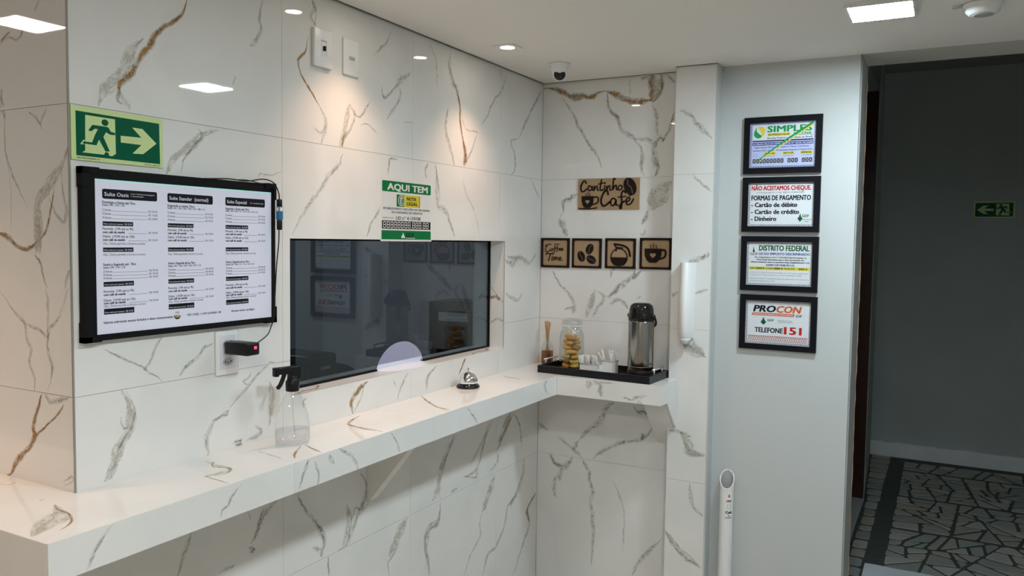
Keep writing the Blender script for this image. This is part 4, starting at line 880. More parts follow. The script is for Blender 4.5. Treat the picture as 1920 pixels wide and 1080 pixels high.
for ci_, (x0, x1, xb, hd, hf, l1, l2, pr1, pn1, m1, m2, pr2, pn2) in enumerate(cols):
    a, b, c = xr(x0), xr(x1), xr(xb); wd = b - a
    mb.rrect(a, zr(1.7115), b, zr(1.7322), .004, zt, INK); mb.text(hd, a + .005, zr(1.7175), .0085, zt + .0002, PAPER, w=hf * wd - .006, bold=0.0066)
    if ci_ == 0: mb.text('com hidromassagem', a + .5 * wd, zr(1.7235), .003, zt + .0002, PAPER, w=.45 * wd); mb.text('e iluminação', a + .5 * wd, zr(1.7185), .003, zt + .0002, PAPER, w=.24 * wd)
    if ci_ == 2: mb.text('Ar condicionado', a + .61 * wd, zr(1.7195), .0035, zt + .0002, PAPER, w=.35 * wd)
    def line(s, z, w=None, bold=0.0066, h=.0052, mt=INK, x=a): mb.text(s, x, zr(z) - h / 2, h, zt, mt, fit=wd if w is None else None, w=w, bold=bold)
    def price(s, z, p):
        line(s, z, bold=0.004 if 'horas' in s else .02, h=.0048)
        mb.rect(a + .16 * wd if 'horas' in s else a + .45 * wd, zr(z) - .0026, b - .026, zr(z) - .0019, zt, INK2); mb.text('R$ ' + p, b, zr(z) - .0024, .0045, zt, INK2, al='r', w=.023, bold=0.0022)
    def xbox(z0, z1, p): mb.rect(a, zr(z1), c, zr(z0), zt, INK); mb.text('Hora extra por pessoa:  R$ ' + p, a + .002, zr(z1) + .0025, .0038, zt + .0002, PAPER, w=(c - a) - .005)
    line(l1, 1.7047, w=.58 * wd, bold=0.0121, h=.0055); line(l2, 1.6989, bold=0.0099, h=.0042)
    for z, p, k in zip((1.6886, 1.6807, 1.6725), pr1, '234'): price(k + ' horas', z, p)
    xbox(1.6642, 1.6549, '30,00')
    line('Pernoite  (19h até as 9h)', 1.6492, w=.54 * wd, bold=0.0066); price('com café da manhã', 1.642, pn1[0]); line('Diária  (19:00 até as 12h)', 1.6331, w=.56 * wd); price('com café da manhã', 1.6259, pn1[1])
    if ci_ == 0: line('Obs.: Diária permite a horário correto', 1.618, w=.76 * wd, bold=0)
    xbox(1.6094, 1.600, '30,00'); line('Obs.: Diária permite a horário correto', 1.5947, w=.76 * wd, bold=0)
    line(m1, 1.5738, w=.58 * wd, bold=0.0121, h=.0055); line(m2, 1.5673, bold=0.0099, h=.0042)
    for z, p, k in zip((1.5591, 1.5519, 1.545), pr2, '234'): price(k + ' horas', z, p)
    xbox(1.5371, 1.527, '30,00')
    line('Pernoite  (19h até as 9h)', 1.5169, w=.54 * wd); price('com café da manhã', 1.510, pn2[0]); line('Diária  (19:00 até as 12h)', 1.4981, w=.56 * wd); price('com café da manhã', 1.4923, pn2[1]); line('Obs.: Diária permite a horário correto', 1.4858, w=.76 * wd, bold=0)
    xbox(1.4801, 1.4681, '30,00')
mb.text('Valores sobretudo exceto feriados e datas comemorativas', xr(-2.0883), zr(1.4485), .0055, zt, INK, w=.173, bold=0.011)
mb.text('PIX CNPJ: 11.047.624/0001-38', xr(-1.8752), zr(1.4495), .005, zt, INK, w=.098, bold=0.011); mb.text('Acesse nosso cardápio', xr(-1.745), zr(1.4495), .0055, zt, INK, w=.076, bold=0.011)
GOLDI = pm('gold_print', (.45, .33, .10), .4); cx, cy = xr(-1.9035), zr(1.4535)
mb.ell(cx, cy, .0095, .0095, zt, INK, a0=PI, a1=2 * PI); mb.ell(cx, cy - .001, .008, .005, zt + .0002, GOLDI, a0=PI, a1=2 * PI)
for dx in (-.003, .003): mb.stroke([(cx + dx, cy), (cx + dx, cy + .006)], .0007, zt, INK); [mb.stroke([(cx + dx, cy + .006), (cx + dx + .003 * math.cos(q), cy + .006 + .003 * math.sin(q))], .0008, zt, INK) for q in (.3, 1.4, 2.8)]
mb.build('printed_sheet', t, 'white sheet printed with suite prices in three columns')
# ------------------------------------------------------------------ cable of the menu board with inline dimmer
t = thing('power_cable', (-1.605, 0, 1.70), 'thin black cable with blue inline switch at the right edge of the menu board', 'cable')
o_ = (-1.605, 0, 1.70)
mb = MB(o_)
up_ = smooth_line([(-1.83, -.022, 1.7715), (-1.76, -.024, 1.776), (-1.70, -.024, 1.775), (-1.65, -.026, 1.783), (-1.615, -.026, 1.778), (-1.602, -.028, 1.762), (-1.597, -.03, 1.745), (-1.597, -.03, 1.728)], 5)
mb.tube(up_, .0016, BLACKP); mb.tube(smooth_line([(-1.74, -.023, 1.775), (-1.70, -.025, 1.777), (-1.66, -.027, 1.772), (-1.62, -.026, 1.773), (-1.604, -.027, 1.757)], 4), .0013, BLACKP)
mb.tube(smooth_line([(-1.598, -.03, 1.662), (-1.599, -.03, 1.62), (-1.606, -.029, 1.56), (-1.612, -.029, 1.48), (-1.615, -.028, 1.425), (-1.625, -.03, 1.408), (-1.67, -.06, 1.388), (-1.7265, -.078, 1.372)], 5), .0015, BLACKP)
mb.build('wire', t)
for z_ in ((1.715, 1.735), (1.655, 1.681)): mb = MB(o_); mb.rbox((-1.603, -.036, z_[0]), (-1.591, -.026, z_[1]), .002, BLACKP); mb.build('connector', t)
mb = MB(o_); mb.rbox((-1.604, -.037, 1.681), (-1.589, -.025, 1.716), .002, pm('blue_plastic', (.02, .16, .32), .35)); mb.ell(0, 0, 0, 0, 0, WHITEP) if False else None
mb.box((-1.6015, -.0375, 1.704), (-1.5915, -.0368, 1.7135), WHITEP); mb.box((-1.6045, -.035, 1.704), (-1.6038, -.028, 1.7135), WHITEP); mb.build('inline_switch', t, 'small blue switch with white button')
# ------------------------------------------------------------------ sticker
t = thing('tax_program_sticker', (-1.131, 0, 1.628), 'white and green sticker AQUI TEM above the reception window', 'sticker', rot=ON_LEFT)
GRN = pm('print_green', (.005, .16, .045), .4, spec=0.15); YEL = pm('print_yellow', (.62, .52, .02), .4); PW = pm('print_white', (.72, .72, .70), .4)
W_, H_ = .282, .200
mb = MB(); mb.box((0, 0, .0001), (W_, H_, .0006), PW); mb.build('backing', t)
mb = MB(); z = .0008
mb.rrect(.006, .158, W_ - .006, .192, .005, z, GRN); mb.text('AQUI TEM', W_ / 2 + .004, .164, .0215, z + .0002, PW, w=.222, bold=0.0165, al='c')
mb.rect(.082, .112, .213, .151, z, YEL); mb.rect(.082, .112, .122, .151, z + .0001, GRN); mb.rect(.207, .112, .2095, .151, z + .0001, INK)
mb.ell(.108, .132, .018, .018, z + .0002, PW); mb.ell(.108, .132, .0155, .0155, z + .0003, GRN); mb.ell(.108, .132, .009, .013, z + .0004, PW); mb.ell(.108, .131, .006, .010, z + .0005, GRN); mb.stroke([(.106, .122), (.106, .138), (.11, .142)], .003, z + .0006, PW)
mb.text('NOTA', .138, .134, .0115, z + .0002, INK, w=.052, bold=0.0165); mb.text('LEGAL', .138, .118, .0115, z + .0002, INK, w=.060, bold=0.0165)
mb.text('ESTABELECIMENTO INCLUÍDO NO PROGRAMA', W_ / 2, .1015, .0068, z, INK, w=.258, bold=0.011, al='c'); mb.text('DE CONCESSÃO DE CRÉDITOS', W_ / 2, .090, .0068, z, INK, w=.17, bold=0.011, al='c')
mb.text('LEI n° 4.159/08', .080, .070, .0115, z, INK, w=.135, bold=0.00825); mb.text('NÚMERO CF/DF', .008, .0725, .0042, z, INK, w=.058)
mb.rect(.006, .040, W_ - .006, .066, z, INK)
x = .014
for ch in '88888888.888.88':
    if ch == '.': mb.rect(x - .0005, .043, x + .002, .0455, z + .0002, PW); x += .0055; continue
    for s0 in ([(0, 0), (.0115, 0)], [(0, .009), (.0115, .009)], [(0, .018), (.0115, .018)], [(0, 0), (0, .018)], [(.0115, 0), (.0115, .018)]):
        mb.stroke([(x + p[0], .044 + p[1]) for p in s0], .0026, z + .0002, PW, smooth=0)
    x += .0188
mb.rect(.004, .006, W_ - .004, .035, z, GRN); mb.poly([(.118, .029), (.113, .020), (.107, .014), (.112, .009), (.118, .0125), (.124, .009), (.129, .014), (.123, .020)], z + .0002, PW)
mb.text('GDF', .133, .014, .0145, z + .0002, INK, w=.045, bold=0.011); mb.rect(.133, .0095, .184, .0115, z + .0002, PW)
mb.build('print', t)
# ------------------------------------------------------------------ plates and outlet
t = thing('switch_plate', (-1.405, 0, 2.165), 'white wall plate with small dark latch, left of the pair high on the wall', 'switch plate', 'pair of white plates', rot=ON_LEFT)
mb = MB(); mb.rbox((-.038, -.053, 0), (.038, .053, .012), .003, WHITEP); mb.build('plate', t)
mb = MB(); mb.box((-.010, -.020, .0118), (.012, .020, .0128), WHITEP); mb.box((-.010, .018, .0125), (.010, .021, .0135), GREYPL); mb.stroke([(.008, .019), (.010, .0), (.009, -.018)], .0018, .013, GREYPL); mb.rbox((-.005, -.008, .0125), (.003, .006, .019), .002, BLACKP); mb.build('latch', t, 'small dark latch')
t = thing('switch_plate', (-1.279, 0, 2.165), 'slim white wall plate with small grey switch, right of the pair high on the wall', 'switch plate', 'pair of white plates', rot=ON_LEFT)
mb = MB(); mb.rbox((-.035, -.053, 0), (.035, .053, .006), .0028, WHITEP); mb.build('plate', t)
mb = MB(); mb.rbox((-.010, -.006, .005), (.012, .003, .009), .001, GREYPL); mb.build('switch', t)
t = thing('wall_outlet', (-1.750, 0, 1.348), 'white two-socket wall outlet below the menu board', 'outlet', rot=ON_LEFT)
mb = MB(); mb.rbox((-.035, -.055, 0), (.035, .055, .007), .003, WHITEP); mb.build('plate', t)
mb = MB(); mb.rbox((-.024, -.040, .006), (.024, .044, .0085), .001, pm('pale_plastic', (.70, .70, .74), .3)); mb.build('insert', t)
for yy in (.022, -.022):
    mb = MB(); hexp = [(.0165 * math.cos(a) * 1.05, yy + .0105 * math.sin(a)) for a in [PI / 8 + k * PI / 4 for k in range(8)]]; mb.prism(hexp, .0085, .0088, GREYPL)
    for dx, dy in ((-.008, 0), (.008, 0), (0, -.003)): mb.ell(dx, yy + dy, .0022, .0022, .0090, BLACKP, n=10)
    mb.build('socket', t)
t = thing('usb_charger', (-1.745, -.008, 1.362), 'black charger with red light plugged into the wall outlet', 'charger')
mb = MB(); mb.rbox((-.021, -.082, -.0155), (.021, -.004, .0155), .004, BLACKP); mb.build('body', t)
mb = MB(); mb.lathe([(.014, 0), (.017, .006)], BLACKP, rot=Euler((PI / 2, 0, 0)).to_matrix(), n=16, c=(0, -.001, 0)); mb.build('plug', t)
RED = pm('red_led', (.6, .02, .03), .3, emis=(1, .04, .08), es=2.2)
mb = MB(); mb.rbox((.002, -.0832, .0), (.010, -.0812, .007), .0008, RED); mb.build('indicator_light', t, 'glowing red indicator')
# ------------------------------------------------------------------ spray bottle
BX, BY = -1.615, -.092
t = thing('spray_bottle', (BX, BY, ZK + .0003), 'clear plastic spray bottle with black trigger, a little liquid inside, on the counter', 'spray bottle', rot=(0, 0, -.25))
mb = MB(); mb.lathe([(.038, .0005), (.0455, .004), (.0465, .012), (.0465, .045), (.043, .070), (.034, .100), (.025, .120), (.018, .133), (.0125, .140), (.0115, .152)], CLEAR, n=36, sy=.82, cap=False); mb.lathe([(.0001, .002), (.038, .0005)], CLEAR, n=36, sy=.82, cap=False); mb.build('bottle', t)
mb = MB(); mb.lathe([(.037, .003), (.044, .006), (.045, .012), (.045, .038), (.0001, .0385)], thin('liquid', (.96, .97, .99), .01, .05, .97), n=36, sy=.82, cap=False); mb.build('liquid', t)
mb = MB(); mb.tube([(0, 0, .15), (.002, 0, .08), (.008, 0, .012)], .0018, thin('dip_tube', (.97, .98, .99), .05, .05, .96), n=8); mb.build('dip_tube', t)
mb = MB(); mb.lathe([(.0165, .138), (.0175, .140), (.0175, .163), (.014, .168), (.012, .178)], BLACKP, n=24)
mb.rbox((-.048, -.0085, .184), (.022, .0085, .203), .004, BLACKP); mb.rbox((-.012, -.009, .165), (.022, .009, .196), .004, BLACKP); mb.rbox((-.054, -.008, .180), (-.042, .008, .203), .002, BLACKP); mb.build('spray_head', t, 'black spray head with nozzle')
mb = MB(); mb.tube(smooth_line([(-.022, 0, .188), (-.028, 0, .172), (-.035, 0, .158), (-.044, 0, .148)], 3), [.0055] * 12 + [.003], BLACKP, n=10); mb.build('trigger', t)
# ------------------------------------------------------------------ bell
t = thing('service_bell', (-.69, -.058, ZK + .0003), 'chrome call bell with black base on the counter below the window', 'bell')
mb = MB(); mb.lathe([(.040, 0), (.0425, .003), (.041, .008), (.034, .014), (.030, .016)], BLACKG, n=40); mb.build('base', t)
mb = MB(); mb.lathe([(.0345, .0165), (.0355, .018), (.0345, .028), (.030, .040), (.022, .049), (.011, .0545), (.004, .056)], CHROME, n=40); mb.build('dome', t)
mb = MB(); mb.lathe([(.0022, .055), (.0022, .064), (.0045, .066), (.0045, .069), (.0001, .071)], CHROME, n=16); mb.build('button', t)
# ------------------------------------------------------------------ wooden signs of the coffee corner
MDF = pm('mdf_board', (.40, .265, .145), .6, var=.08, vscale=30); CUT = pm('dark_brown_cutout', (.018, .010, .008), .45, spec=0.15)
def off_pts(pts, x, y, k=1): return [(x + a * k, y + b * k) for a, b in pts]
def heart(mb, cx, cy, s, z, mat):
    mb.poly([(cx + s * 16 * math.sin(q) ** 3 / 16, cy + s * (13 * math.cos(q) - 5 * math.cos(2 * q) - 2 * math.cos(3 * q) - math.cos(4 * q)) / 16) for q in [2 * PI * k / 30 for k in range(30)]], z, mat)
def bean(mb, cx, cy, rx, ry, rot, z, z2=None):
    p = [(cx + rx * math.cos(q) * math.cos(rot) - ry * math.sin(q) * math.sin(rot), cy + rx * math.cos(q) * math.sin(rot) + ry * math.sin(q) * math.cos(rot)) for q in [2 * PI * k / 24 for k in range(24)]]
    mb.prism(p, z, z + .002, CUT)
    L_ = [(-.8, .1), (-.3, -.18), (.2, .12), (.8, -.05)]
    mb.stroke([(cx + rx * a * math.cos(rot) - ry * b * math.sin(rot), cy + rx * a * math.sin(rot) + ry * b * math.cos(rot)) for a, b in L_], rx * .09, z + .0023, pm('engraved_line', (.16, .14, .13), .6) if 'engraved_line' not in bpy.data.materials else bpy.data.materials['engraved_line'])
def cup(mb, x0, x1, y0, y1, z, hx, saucer=True):
    w_ = x1 - x0; h_ = y1 - y0
    mb.prism([(x0, y1), (x0 + .02 * w_, y0 + .5 * h_), (x0 + .14 * w_, y0 + .18 * h_), (x0 + .30 * w_, y0), (x1 - .30 * w_, y0), (x1 - .14 * w_, y0 + .18 * h_), (x1 - .02 * w_, y0 + .5 * h_), (x1, y1)], z, z + .002, CUT)
    mb.stroke([(x1 - .03 * w_, y1 - .12 * h_), (x1 + hx * .75, y1 - .10 * h_), (x1 + hx, y1 - .34 * h_), (x1 + hx * .7, y1 - .60 * h_), (x1 - .10 * w_, y1 - .72 * h_)], .11 * w_, z, CUT, 4, .002)
    for k, dx in enumerate((.36, .52, .68)): mb.stroke([(x0 + dx * w_ - .02 * w_, y1), (x0 + dx * w_ + .03 * w_, y1 + .12 * h_), (x0 + dx * w_ - .02 * w_, y1 + .2 * h_), (x0 + dx * w_, y1 + (.34 if k == 1 else .27) * h_)], .035 * w_, z, CUT, 3, .002)
    heart(mb, (x0 + x1) / 2, y0 + .52 * h_, .17 * w_, z + .0022, MDF)
# big sign
t = thing('wooden_sign', (0, -.175, 1.770), 'rectangular wooden sign Cantinho Café with dark cut-out cup and coffee bean', 'sign', rot=ON_END)
W_, H_ = .274, .129
mb = MB(); mb.box((0, 0, 0), (W_, H_, .005), MDF); mb.build('board', t)
def U(s, k=1): return [((float(q.split(',')[0]) - 455) / 625 * W_, (393 - float(q.split(',')[1])) / 312 * H_) for q in s.split()]
mb = MB(); sw = .0062; zz = .005
for s_, wd in (('540,125 530,102 510,108 490,150 488,190 505,210 530,200 548,182', sw), ('480,150 500,135', .004), ('600,165 575,150 562,175 575,200 600,185 606,155 606,190 620,198', sw * .8), ('625,155 625,200 640,165 655,155 660,195 672,198', sw * .8), ('700,95 690,150 688,190 705,200 715,190', sw), ('668,135 735,122', sw * .7),
    ('735,150 732,190 742,200', sw * .8), ('737,125 738,128', sw), ('755,155 752,200 768,165 785,152 788,195 800,198', sw * .8), ('840,90 825,85 818,140 815,195 832,160 850,152 855,190 868,196', sw), ('905,160 885,150 872,175 882,198 905,190 912,165 905,155', sw * .8),
    ('770,240 760,205 730,215 705,270 700,320 722,355 755,345 790,315', sw * 1.3), ('850,295 820,280 798,310 808,350 835,345 852,300 852,340 870,350', sw), ('945,225 925,205 905,240 908,320 905,380 888,370 900,340 935,310', sw * 1.2), ('870,270 950,262', sw * .7), ('955,320 985,300 985,275 962,280 952,315 965,345 1000,335 1025,290', sw), ('985,255 1015,245', sw * .8)):
    mb.stroke(U(s_), wd, zz, CUT, 4, .002)
cup(mb, U('497,0')[0][0], U('622,0')[0][0], U('0,375')[0][1], U('0,255')[0][1], zz, .022)
mb.stroke(U('472,380 520,384 600,384 655,374'), .005, zz, CUT, 2, .002)
bean(mb, *U('988,165')[0], .038, .026, -1.15, zz); mb.build('lettering', t, 'dark brown script lettering, cup and bean')
# four square pictures
SQ = [(-.006, .134, 1.521, 1.649), (-.153, .135, 1.523, 1.649), (-.305, .134, 1.525, 1.651), (-.457, .134, 1.526, 1.654)]
LB = ['square wooden picture with script Coffee Time, leftmost of the row', 'square wooden picture with three coffee beans', 'square wooden picture with a coffee pot', 'square wooden picture with a steaming heart cup, rightmost of the row']
for i, (y, w_, z0, z1) in enumerate(SQ):
    h_ = z1 - z0
    t = thing('wooden_picture', (0, y, z0), LB[i], 'picture', 'square coffee pictures under the Cantinho sign', rot=ON_END)
    mb = MB(); mb.box((.002, .002, 0), (w_ - .002, h_ - .002, .004), MDF); mb.build('board', t)
    mb = MB(); b_ = .0095
    for a, b in (((0, 0), (w_, b_)), ((0, h_ - b_), (w_, h_)), ((0, b_), (b_, h_ - b_)), ((w_ - b_, b_), (w_, h_ - b_))): mb.box((*a, 0), (*b, .008), CUT)
    for cx, cy, sx, sy in ((b_, b_, 1, 1), (w_ - b_, b_, -1, 1), (b_, h_ - b_, 1, -1), (w_ - b_, h_ - b_, -1, -1)): mb.prism([(cx, cy), (cx + sx * .006, cy), (cx + sx * .002, cy + sy * .002), (cx, cy + sy * .006)], .004, .0079, CUT)
    mb.build('frame', t)
    mb = MB(); zz = .004
    if i == 0:
        V_ = lambda s: [((float(q.split(',')[0]) - 88) / 277 * w_, (985 - float(q.split(',')[1])) / 305 * h_) for q in s.split()]
        for s_, wd in (('185,748 160,745 135,775 130,810 150,822 180,805', .0036), ('125,765 140,750', .0025), ('195,790 182,800 188,815 202,808 205,792 195,790', .003), ('240,742 225,745 222,800 215,825', .003), ('205,790 240,775', .0022), ('268,742 250,750 245,800 240,822', .003), ('230,790 262,785', .0022), ('268,800 282,790 272,785 264,800 276,810 288,802', .0028), ('285,800 303,790 294,783 286,798 296,808 308,800', .0028),
                       ('135,855 145,835 175,845 215,835', .0042), ('180,842 172,880 162,915', .0045), ('200,870 194,905 204,908', .0035), ('205,850 206,852', .0035), ('215,875 212,908 224,880 232,876 232,906 244,880 252,878 252,906', .0032), ('268,900 285,888 276,876 266,892 274,910 298,905', .0034)):
            mb.stroke(V_(s_), wd, zz, CUT, 4, .002)
    elif i == 1:
        bean(mb, .60 * w_, .64 * h_, .0235, .0165, 1.15, zz); bean(mb, .32 * w_, .39 * h_, .0235, .0165, -1.2, zz); bean(mb, .66 * w_, .29 * h_, .0235, .0165, -.55, zz)
    elif i == 2:
        c = (.46 * w_, .37 * h_); r = .27 * w_
        ring = [(c[0] + r * math.cos(q), c[1] + r * math.sin(q)) for q in [math.radians(a) for a in range(-60, 241, 10)]]
        mb.stroke(ring, .0045, zz, CUT, 0, .002); mb.prism([(c[0] + r * math.cos(math.radians(a)), c[1] + r * math.sin(math.radians(a))) for a in list(range(180, 361, 12))], zz, zz + .002, CUT); mb.prism([(c[0] - .6 * r, c[1] - .80 * r), (c[0] + .6 * r, c[1] - .80 * r), (c[0] + .55 * r, c[1] - .93 * r), (c[0] - .55 * r, c[1] - .93 * r)], zz, zz + .0019, CUT)
        mb.stroke([(.36 * w_, .58 * h_), (.36 * w_, .70 * h_), (.30 * w_, .80 * h_)], .005, zz, CUT, 0, .002); mb.stroke([(.30 * w_, .80 * h_), (.50 * w_, .78 * h_), (.68 * w_, .72 * h_), (.78 * w_, .60 * h_), (.82 * w_, .42 * h_)], .0085, zz, CUT, 3, .002); mb.stroke([(.36 * w_, .70 * h_), (.58 * w_, .68 * h_)], .0045, zz, CUT, 0, .002)
    else: cup(mb, .15 * w_, .69 * w_, .21 * h_, .66 * h_, zz, .017)
    mb.build('cut_out', t)
# ------------------------------------------------------------------ framed notices
RED_ = pm('print_red', (.50, .02, .02), .4, spec=0.15); BLU = pm('print_blue', (.03, .05, .30), .4, spec=0.15); DGR = pm('print_dark_green', (.01, .10, .04), .4, spec=0.15); PGR = pm('print_mid_green', (.02, .30, .09), .4, spec=0.15); LIL = pm('print_pale_blue', (.50, .55, .80), .4); YL2 = pm('print_yellow_bright', (.72, .62, .05), .4); ORG = pm('print_orange', (.62, .11, .02), .4); NPAP = pm('notice_paper', (.70, .73, .76), .35)
NF = [(1.900, 2.1105, 'SIMPLES NACIONAL, topmost of the stack'), (1.681, 1.8865, 'NÃO ACEITAMOS CHEQUE, second from top'), (1.4585, 1.665, 'DISTRITO FEDERAL, third from top'), (1.2355, 1.443, 'PROCON TELEFONE 151, lowest of the stack')]
def border(mb, w_, h_, m0, z):
    s = .0052
    for r in range(2):
        a = m0 + r * s * .55
        k = 0; x = a
        while x < w_ - a:
            if (k + r) % 2 == 0: mb.rect(x, a, x + s * .6, a + s * .42, z, INK); mb.rect(x, h_ - a - s * .42, x + s * .6, h_ - a, z, INK)
            x += s * .6; k += 1
        y = a; k = 0
        while y < h_ - a:
            if (k + r) % 2 == 0: mb.rect(a, y, a + s * .42, y + s * .6, z, INK); mb.rect(w_ - a - s * .42, y, w_ - a, y + s * .6, z, INK)
            y += s * .6; k += 1
for i, (z0, z1, lb) in enumerate(NF):
    w_ = .280; h_ = z1 - z0; x0 = [-.871, -.8715, -.8725, -.875][i]
    t = thing('framed_notice', (-.022, x0, z0), 'black-framed notice ' + lb, 'framed notice', 'framed notices on the painted wall', rot=ON_END)
    mb = MB(); b_ = .0215
    for a, b in (((0, 0), (w_, b_)), ((0, h_ - b_), (w_, h_)), ((0, b_), (b_, h_ - b_)), ((w_ - b_, b_), (w_, h_ - b_))): mb.box((*a, 0), (*b, .014), pm('black_frame', (.008, .008, .011), .35, spec=0.13) if 'black_frame' not in bpy.data.materials else bpy.data.materials['black_frame'])
    mb.box((b_ - .002, b_ - .002, 0), (w_ - b_ + .002, h_ - b_ + .002, .004), BLACKM); mb.build('frame', t)
    mb = MB(); W2, H2 = w_ - 2 * b_, h_ - 2 * b_; mb.rect(0, 0, W2, H2, 0, LIL if i == 0 else NPAP); border(mb, W2, H2, .0015, .0003); e = .0005
    X = lambda u: u * W2
    Y = lambda v: v * H2
    def tx(s, u, v, h, mt, w=None, bold=0, al='l', slant=0, dz=0): mb.text(s, X(u), Y(v), h * H2, e + dz, mt, w=w * W2 if w else None, bold=bold, al=al, slant=slant)
    if i == 0:
        mb.rect(X(.04), Y(.62), X(.96), Y(.95), .0004, NPAP)
        mb.poly([(X(.10), Y(.92)), (X(.06), Y(.80)), (X(.06), Y(.72)), (X(.11), Y(.66)), (X(.16), Y(.67)), (X(.19), Y(.71)), (X(.14), Y(.76)), (X(.10), Y(.82))], e, PGR); mb.poly([(X(.11), Y(.91)), (X(.20), Y(.92)), (X(.24), Y(.84)), (X(.22), Y(.74)), (X(.17), Y(.665)), (X(.185), Y(.76)), (X(.15), Y(.84))], e + .0001, YL2)
        tx('SIMPLES', .27, .79, .14, PGR, .66, .020); mb.rect(X(.27), Y(.70), X(.61), Y(.765), e, YL2); tx('DAS EMPRESAS E MEI-EPP', .28, .715, .035, INK, .32, .011, dz=.0002); tx('NACIONAL', .67, .70, .075, PGR, .27, .016)
        tx('Receita Federal e Secretaria do Brasil', .27, .635, .045, BLU, .67, .01)
        mb.rect(X(.04), Y(.585), X(.96), Y(.61), e, INK); mb.rect(X(.04), Y(.50), X(.96), Y(.565), e, BLU); tx('ALTERADA PELA LEI COMPLEMENTAR Nº 128 DE 19/12/2008', .05, .515, .035, NPAP, .9, .011, dz=.0002)
        tx('Regime Especial Unificado de Arrecadação de Tributos e Contribuições', .08, .44, .036, BLU, .82, .01); tx('destinado às ME E, optantes - Microempresas e Empresas de Pequeno Porte.', .05, .37, .036, BLU, .9, .01)
        for u in (.22, .50, .77): mb.rect(X(u), Y(.285), X(u + .19), Y(.35), e, YL2); tx(['AUTÔNOMO', 'ISENTO ICMS', 'EMPRESA'][int(u * 3.8) % 3 if u < .9 else 0], u + .02, .30, .035, INK, .15, .03, dz=.0002); tx('000.000.000', u + .02, .25, .02, INK2, .15)
        tx('Nome: Nº', .05, .30, .02, INK2, .08); tx('Inscrição', .05, .25, .02, INK2, .1)
        for k in range(17):
            if k in (9, 13): continue
            u = .05 + k * .0535; mb.rect(X(u), Y(.105), X(u + .046), Y(.20), e, INK); mb.stroke([(X(u + .008), Y(.12)), (X(u + .038), Y(.185))], .0011, e + .0002, NPAP, 0); mb.stroke([(X(u + .038), Y(.12)), (X(u + .008), Y(.185))], .0011, e + .0002, NPAP, 0)
        mb.stroke([(X(.13), Y(.17)), (X(.55), Y(.60)), (X(.94), Y(.95))], [.003, .009], e + .0006, PGR); mb.stroke([(X(.16), Y(.15)), (X(.58), Y(.57)), (X(.96), Y(.93))], [.002, .005], e + .0008, YL2)
    elif i == 1:
        tx('NÃO ACEITAMOS CHEQUE.', .05, .83, .105, RED_, .90, .022); tx('Lei Amparada LF 1.126, 2001 E 15.843/2005', .13, .765, .026, INK2, .72, .01); tx('FORMAS DE PAGAMENTO', .05, .60, .115, INK, .90, .022)
        tx('- Cartão de débito', .05, .445, .105, INK, .70, .020); tx('- Cartão de crédito', .05, .285, .105, INK, .73, .020); tx('- Dinheiro', .05, .125, .105, INK, .39, .020)
        mb.poly([(X(.80), Y(.30)), (X(.815), Y(.22)), (X(.84), Y(.18)), (X(.80), Y(.10)), (X(.76), Y(.18)), (X(.785), Y(.22))], e + .0003, DGR); tx('GDF', .83, .21, .06, DGR, .10, .016); tx('DEPARTAMENTO DE', .83, .145, .018, INK, .14, .011); tx('DEFESA', .87, .10, .018, INK, .06, .011)
    elif i == 2:
        tx('DISTRITO FEDERAL', .19, .80, .125, DGR, .76, .024); tx('LEI DO IMPOSTO DISCRIMINADO', .19, .70, .055, BLU, .77, .016); tx('GDF', .05, .69, .06, INK2, .12, .011)
        mb.poly([(X(.10), Y(.90)), (X(.115), Y(.80)), (X(.13), Y(.765)), (X(.085), Y(.765)), (X(.095), Y(.80))], e, INK)
        for s, u, v, wd in (('Em cumprimento a Lei nº 12.741/2012 (Lei do Imposto na', .13, .63, .78), ('Nota Fiscal) informamos que o valor aproximado dos', .16, .575, .72), ('tributos incidentes sobre as operações deste estabelecimento é de:', .06, .52, .90)): tx(s, u, v, .032, INK, wd, .02)
        tx('ASSIM DISTRIBUÍDOS:', .30, .445, .045, BLU, .44, .016); mb.rect(X(.04), Y(.355), X(.97), Y(.425), e, YL2); tx('UNIÃO', .05, .373, .036, INK, .09, .01, dz=.0002); tx('ESTADO', .30, .373, .036, INK, .12, .01, dz=.0002); tx('MUNICÍPIO', .58, .373, .036, INK, .17, .01, dz=.0002)
        for u in (.15, .43, .80): tx('00000 %', u, .37, .042, INK, .13, .016, dz=.0002)
        for s, u, v, wd in (('Conforme art. 5º desta Lei o microempreendedor fica de informações complementares', .05, .28, .9), ('de acordo com art. 7º da Lei 12.741/2012 e o art. 18º da Lei Complementar 123/2006', .05, .225, .8), ('* Este cartaz substitui a colocação dos valores nos equipamentos com nota fiscal ou', .05, .14, .9), ('documento equivalente (art. 3º §1º)', .05, .085, .4)): tx(s, u, v, .026, INK2, wd, 0)
    else:
        tx('PRO', .12, .74, .155, INK, .33, .024, slant=.25); tx('CON', .47, .74, .155, ORG, .36, .024, slant=.25)
        mb.poly([(X(.09), Y(.655)), (X(.74), Y(.655)), (X(.76), Y(.715)), (X(.11), Y(.715))], e, ORG); tx('INSTITUTO DE DEFESA DO CONSUMIDOR', .12, .67, .028, NPAP, .61, .016, slant=.2, dz=.0002); tx('DF', .78, .65, .055, INK, .08, .011, slant=.2)
        mb.poly([(X(.28), Y(.62)), (X(.30), Y(.55)), (X(.325), Y(.50)), (X(.28), Y(.44)), (X(.235), Y(.50)), (X(.26), Y(.55))], e, DGR); tx('GDF', .34, .53, .05, DGR, .10, .016); tx('SECRETARIA DE JUSTIÇA', .50, .545, .018, INK2, .22, .01); tx('E CIDADANIA DO DISTRITO', .50, .51, .018, INK2, .23, .01)
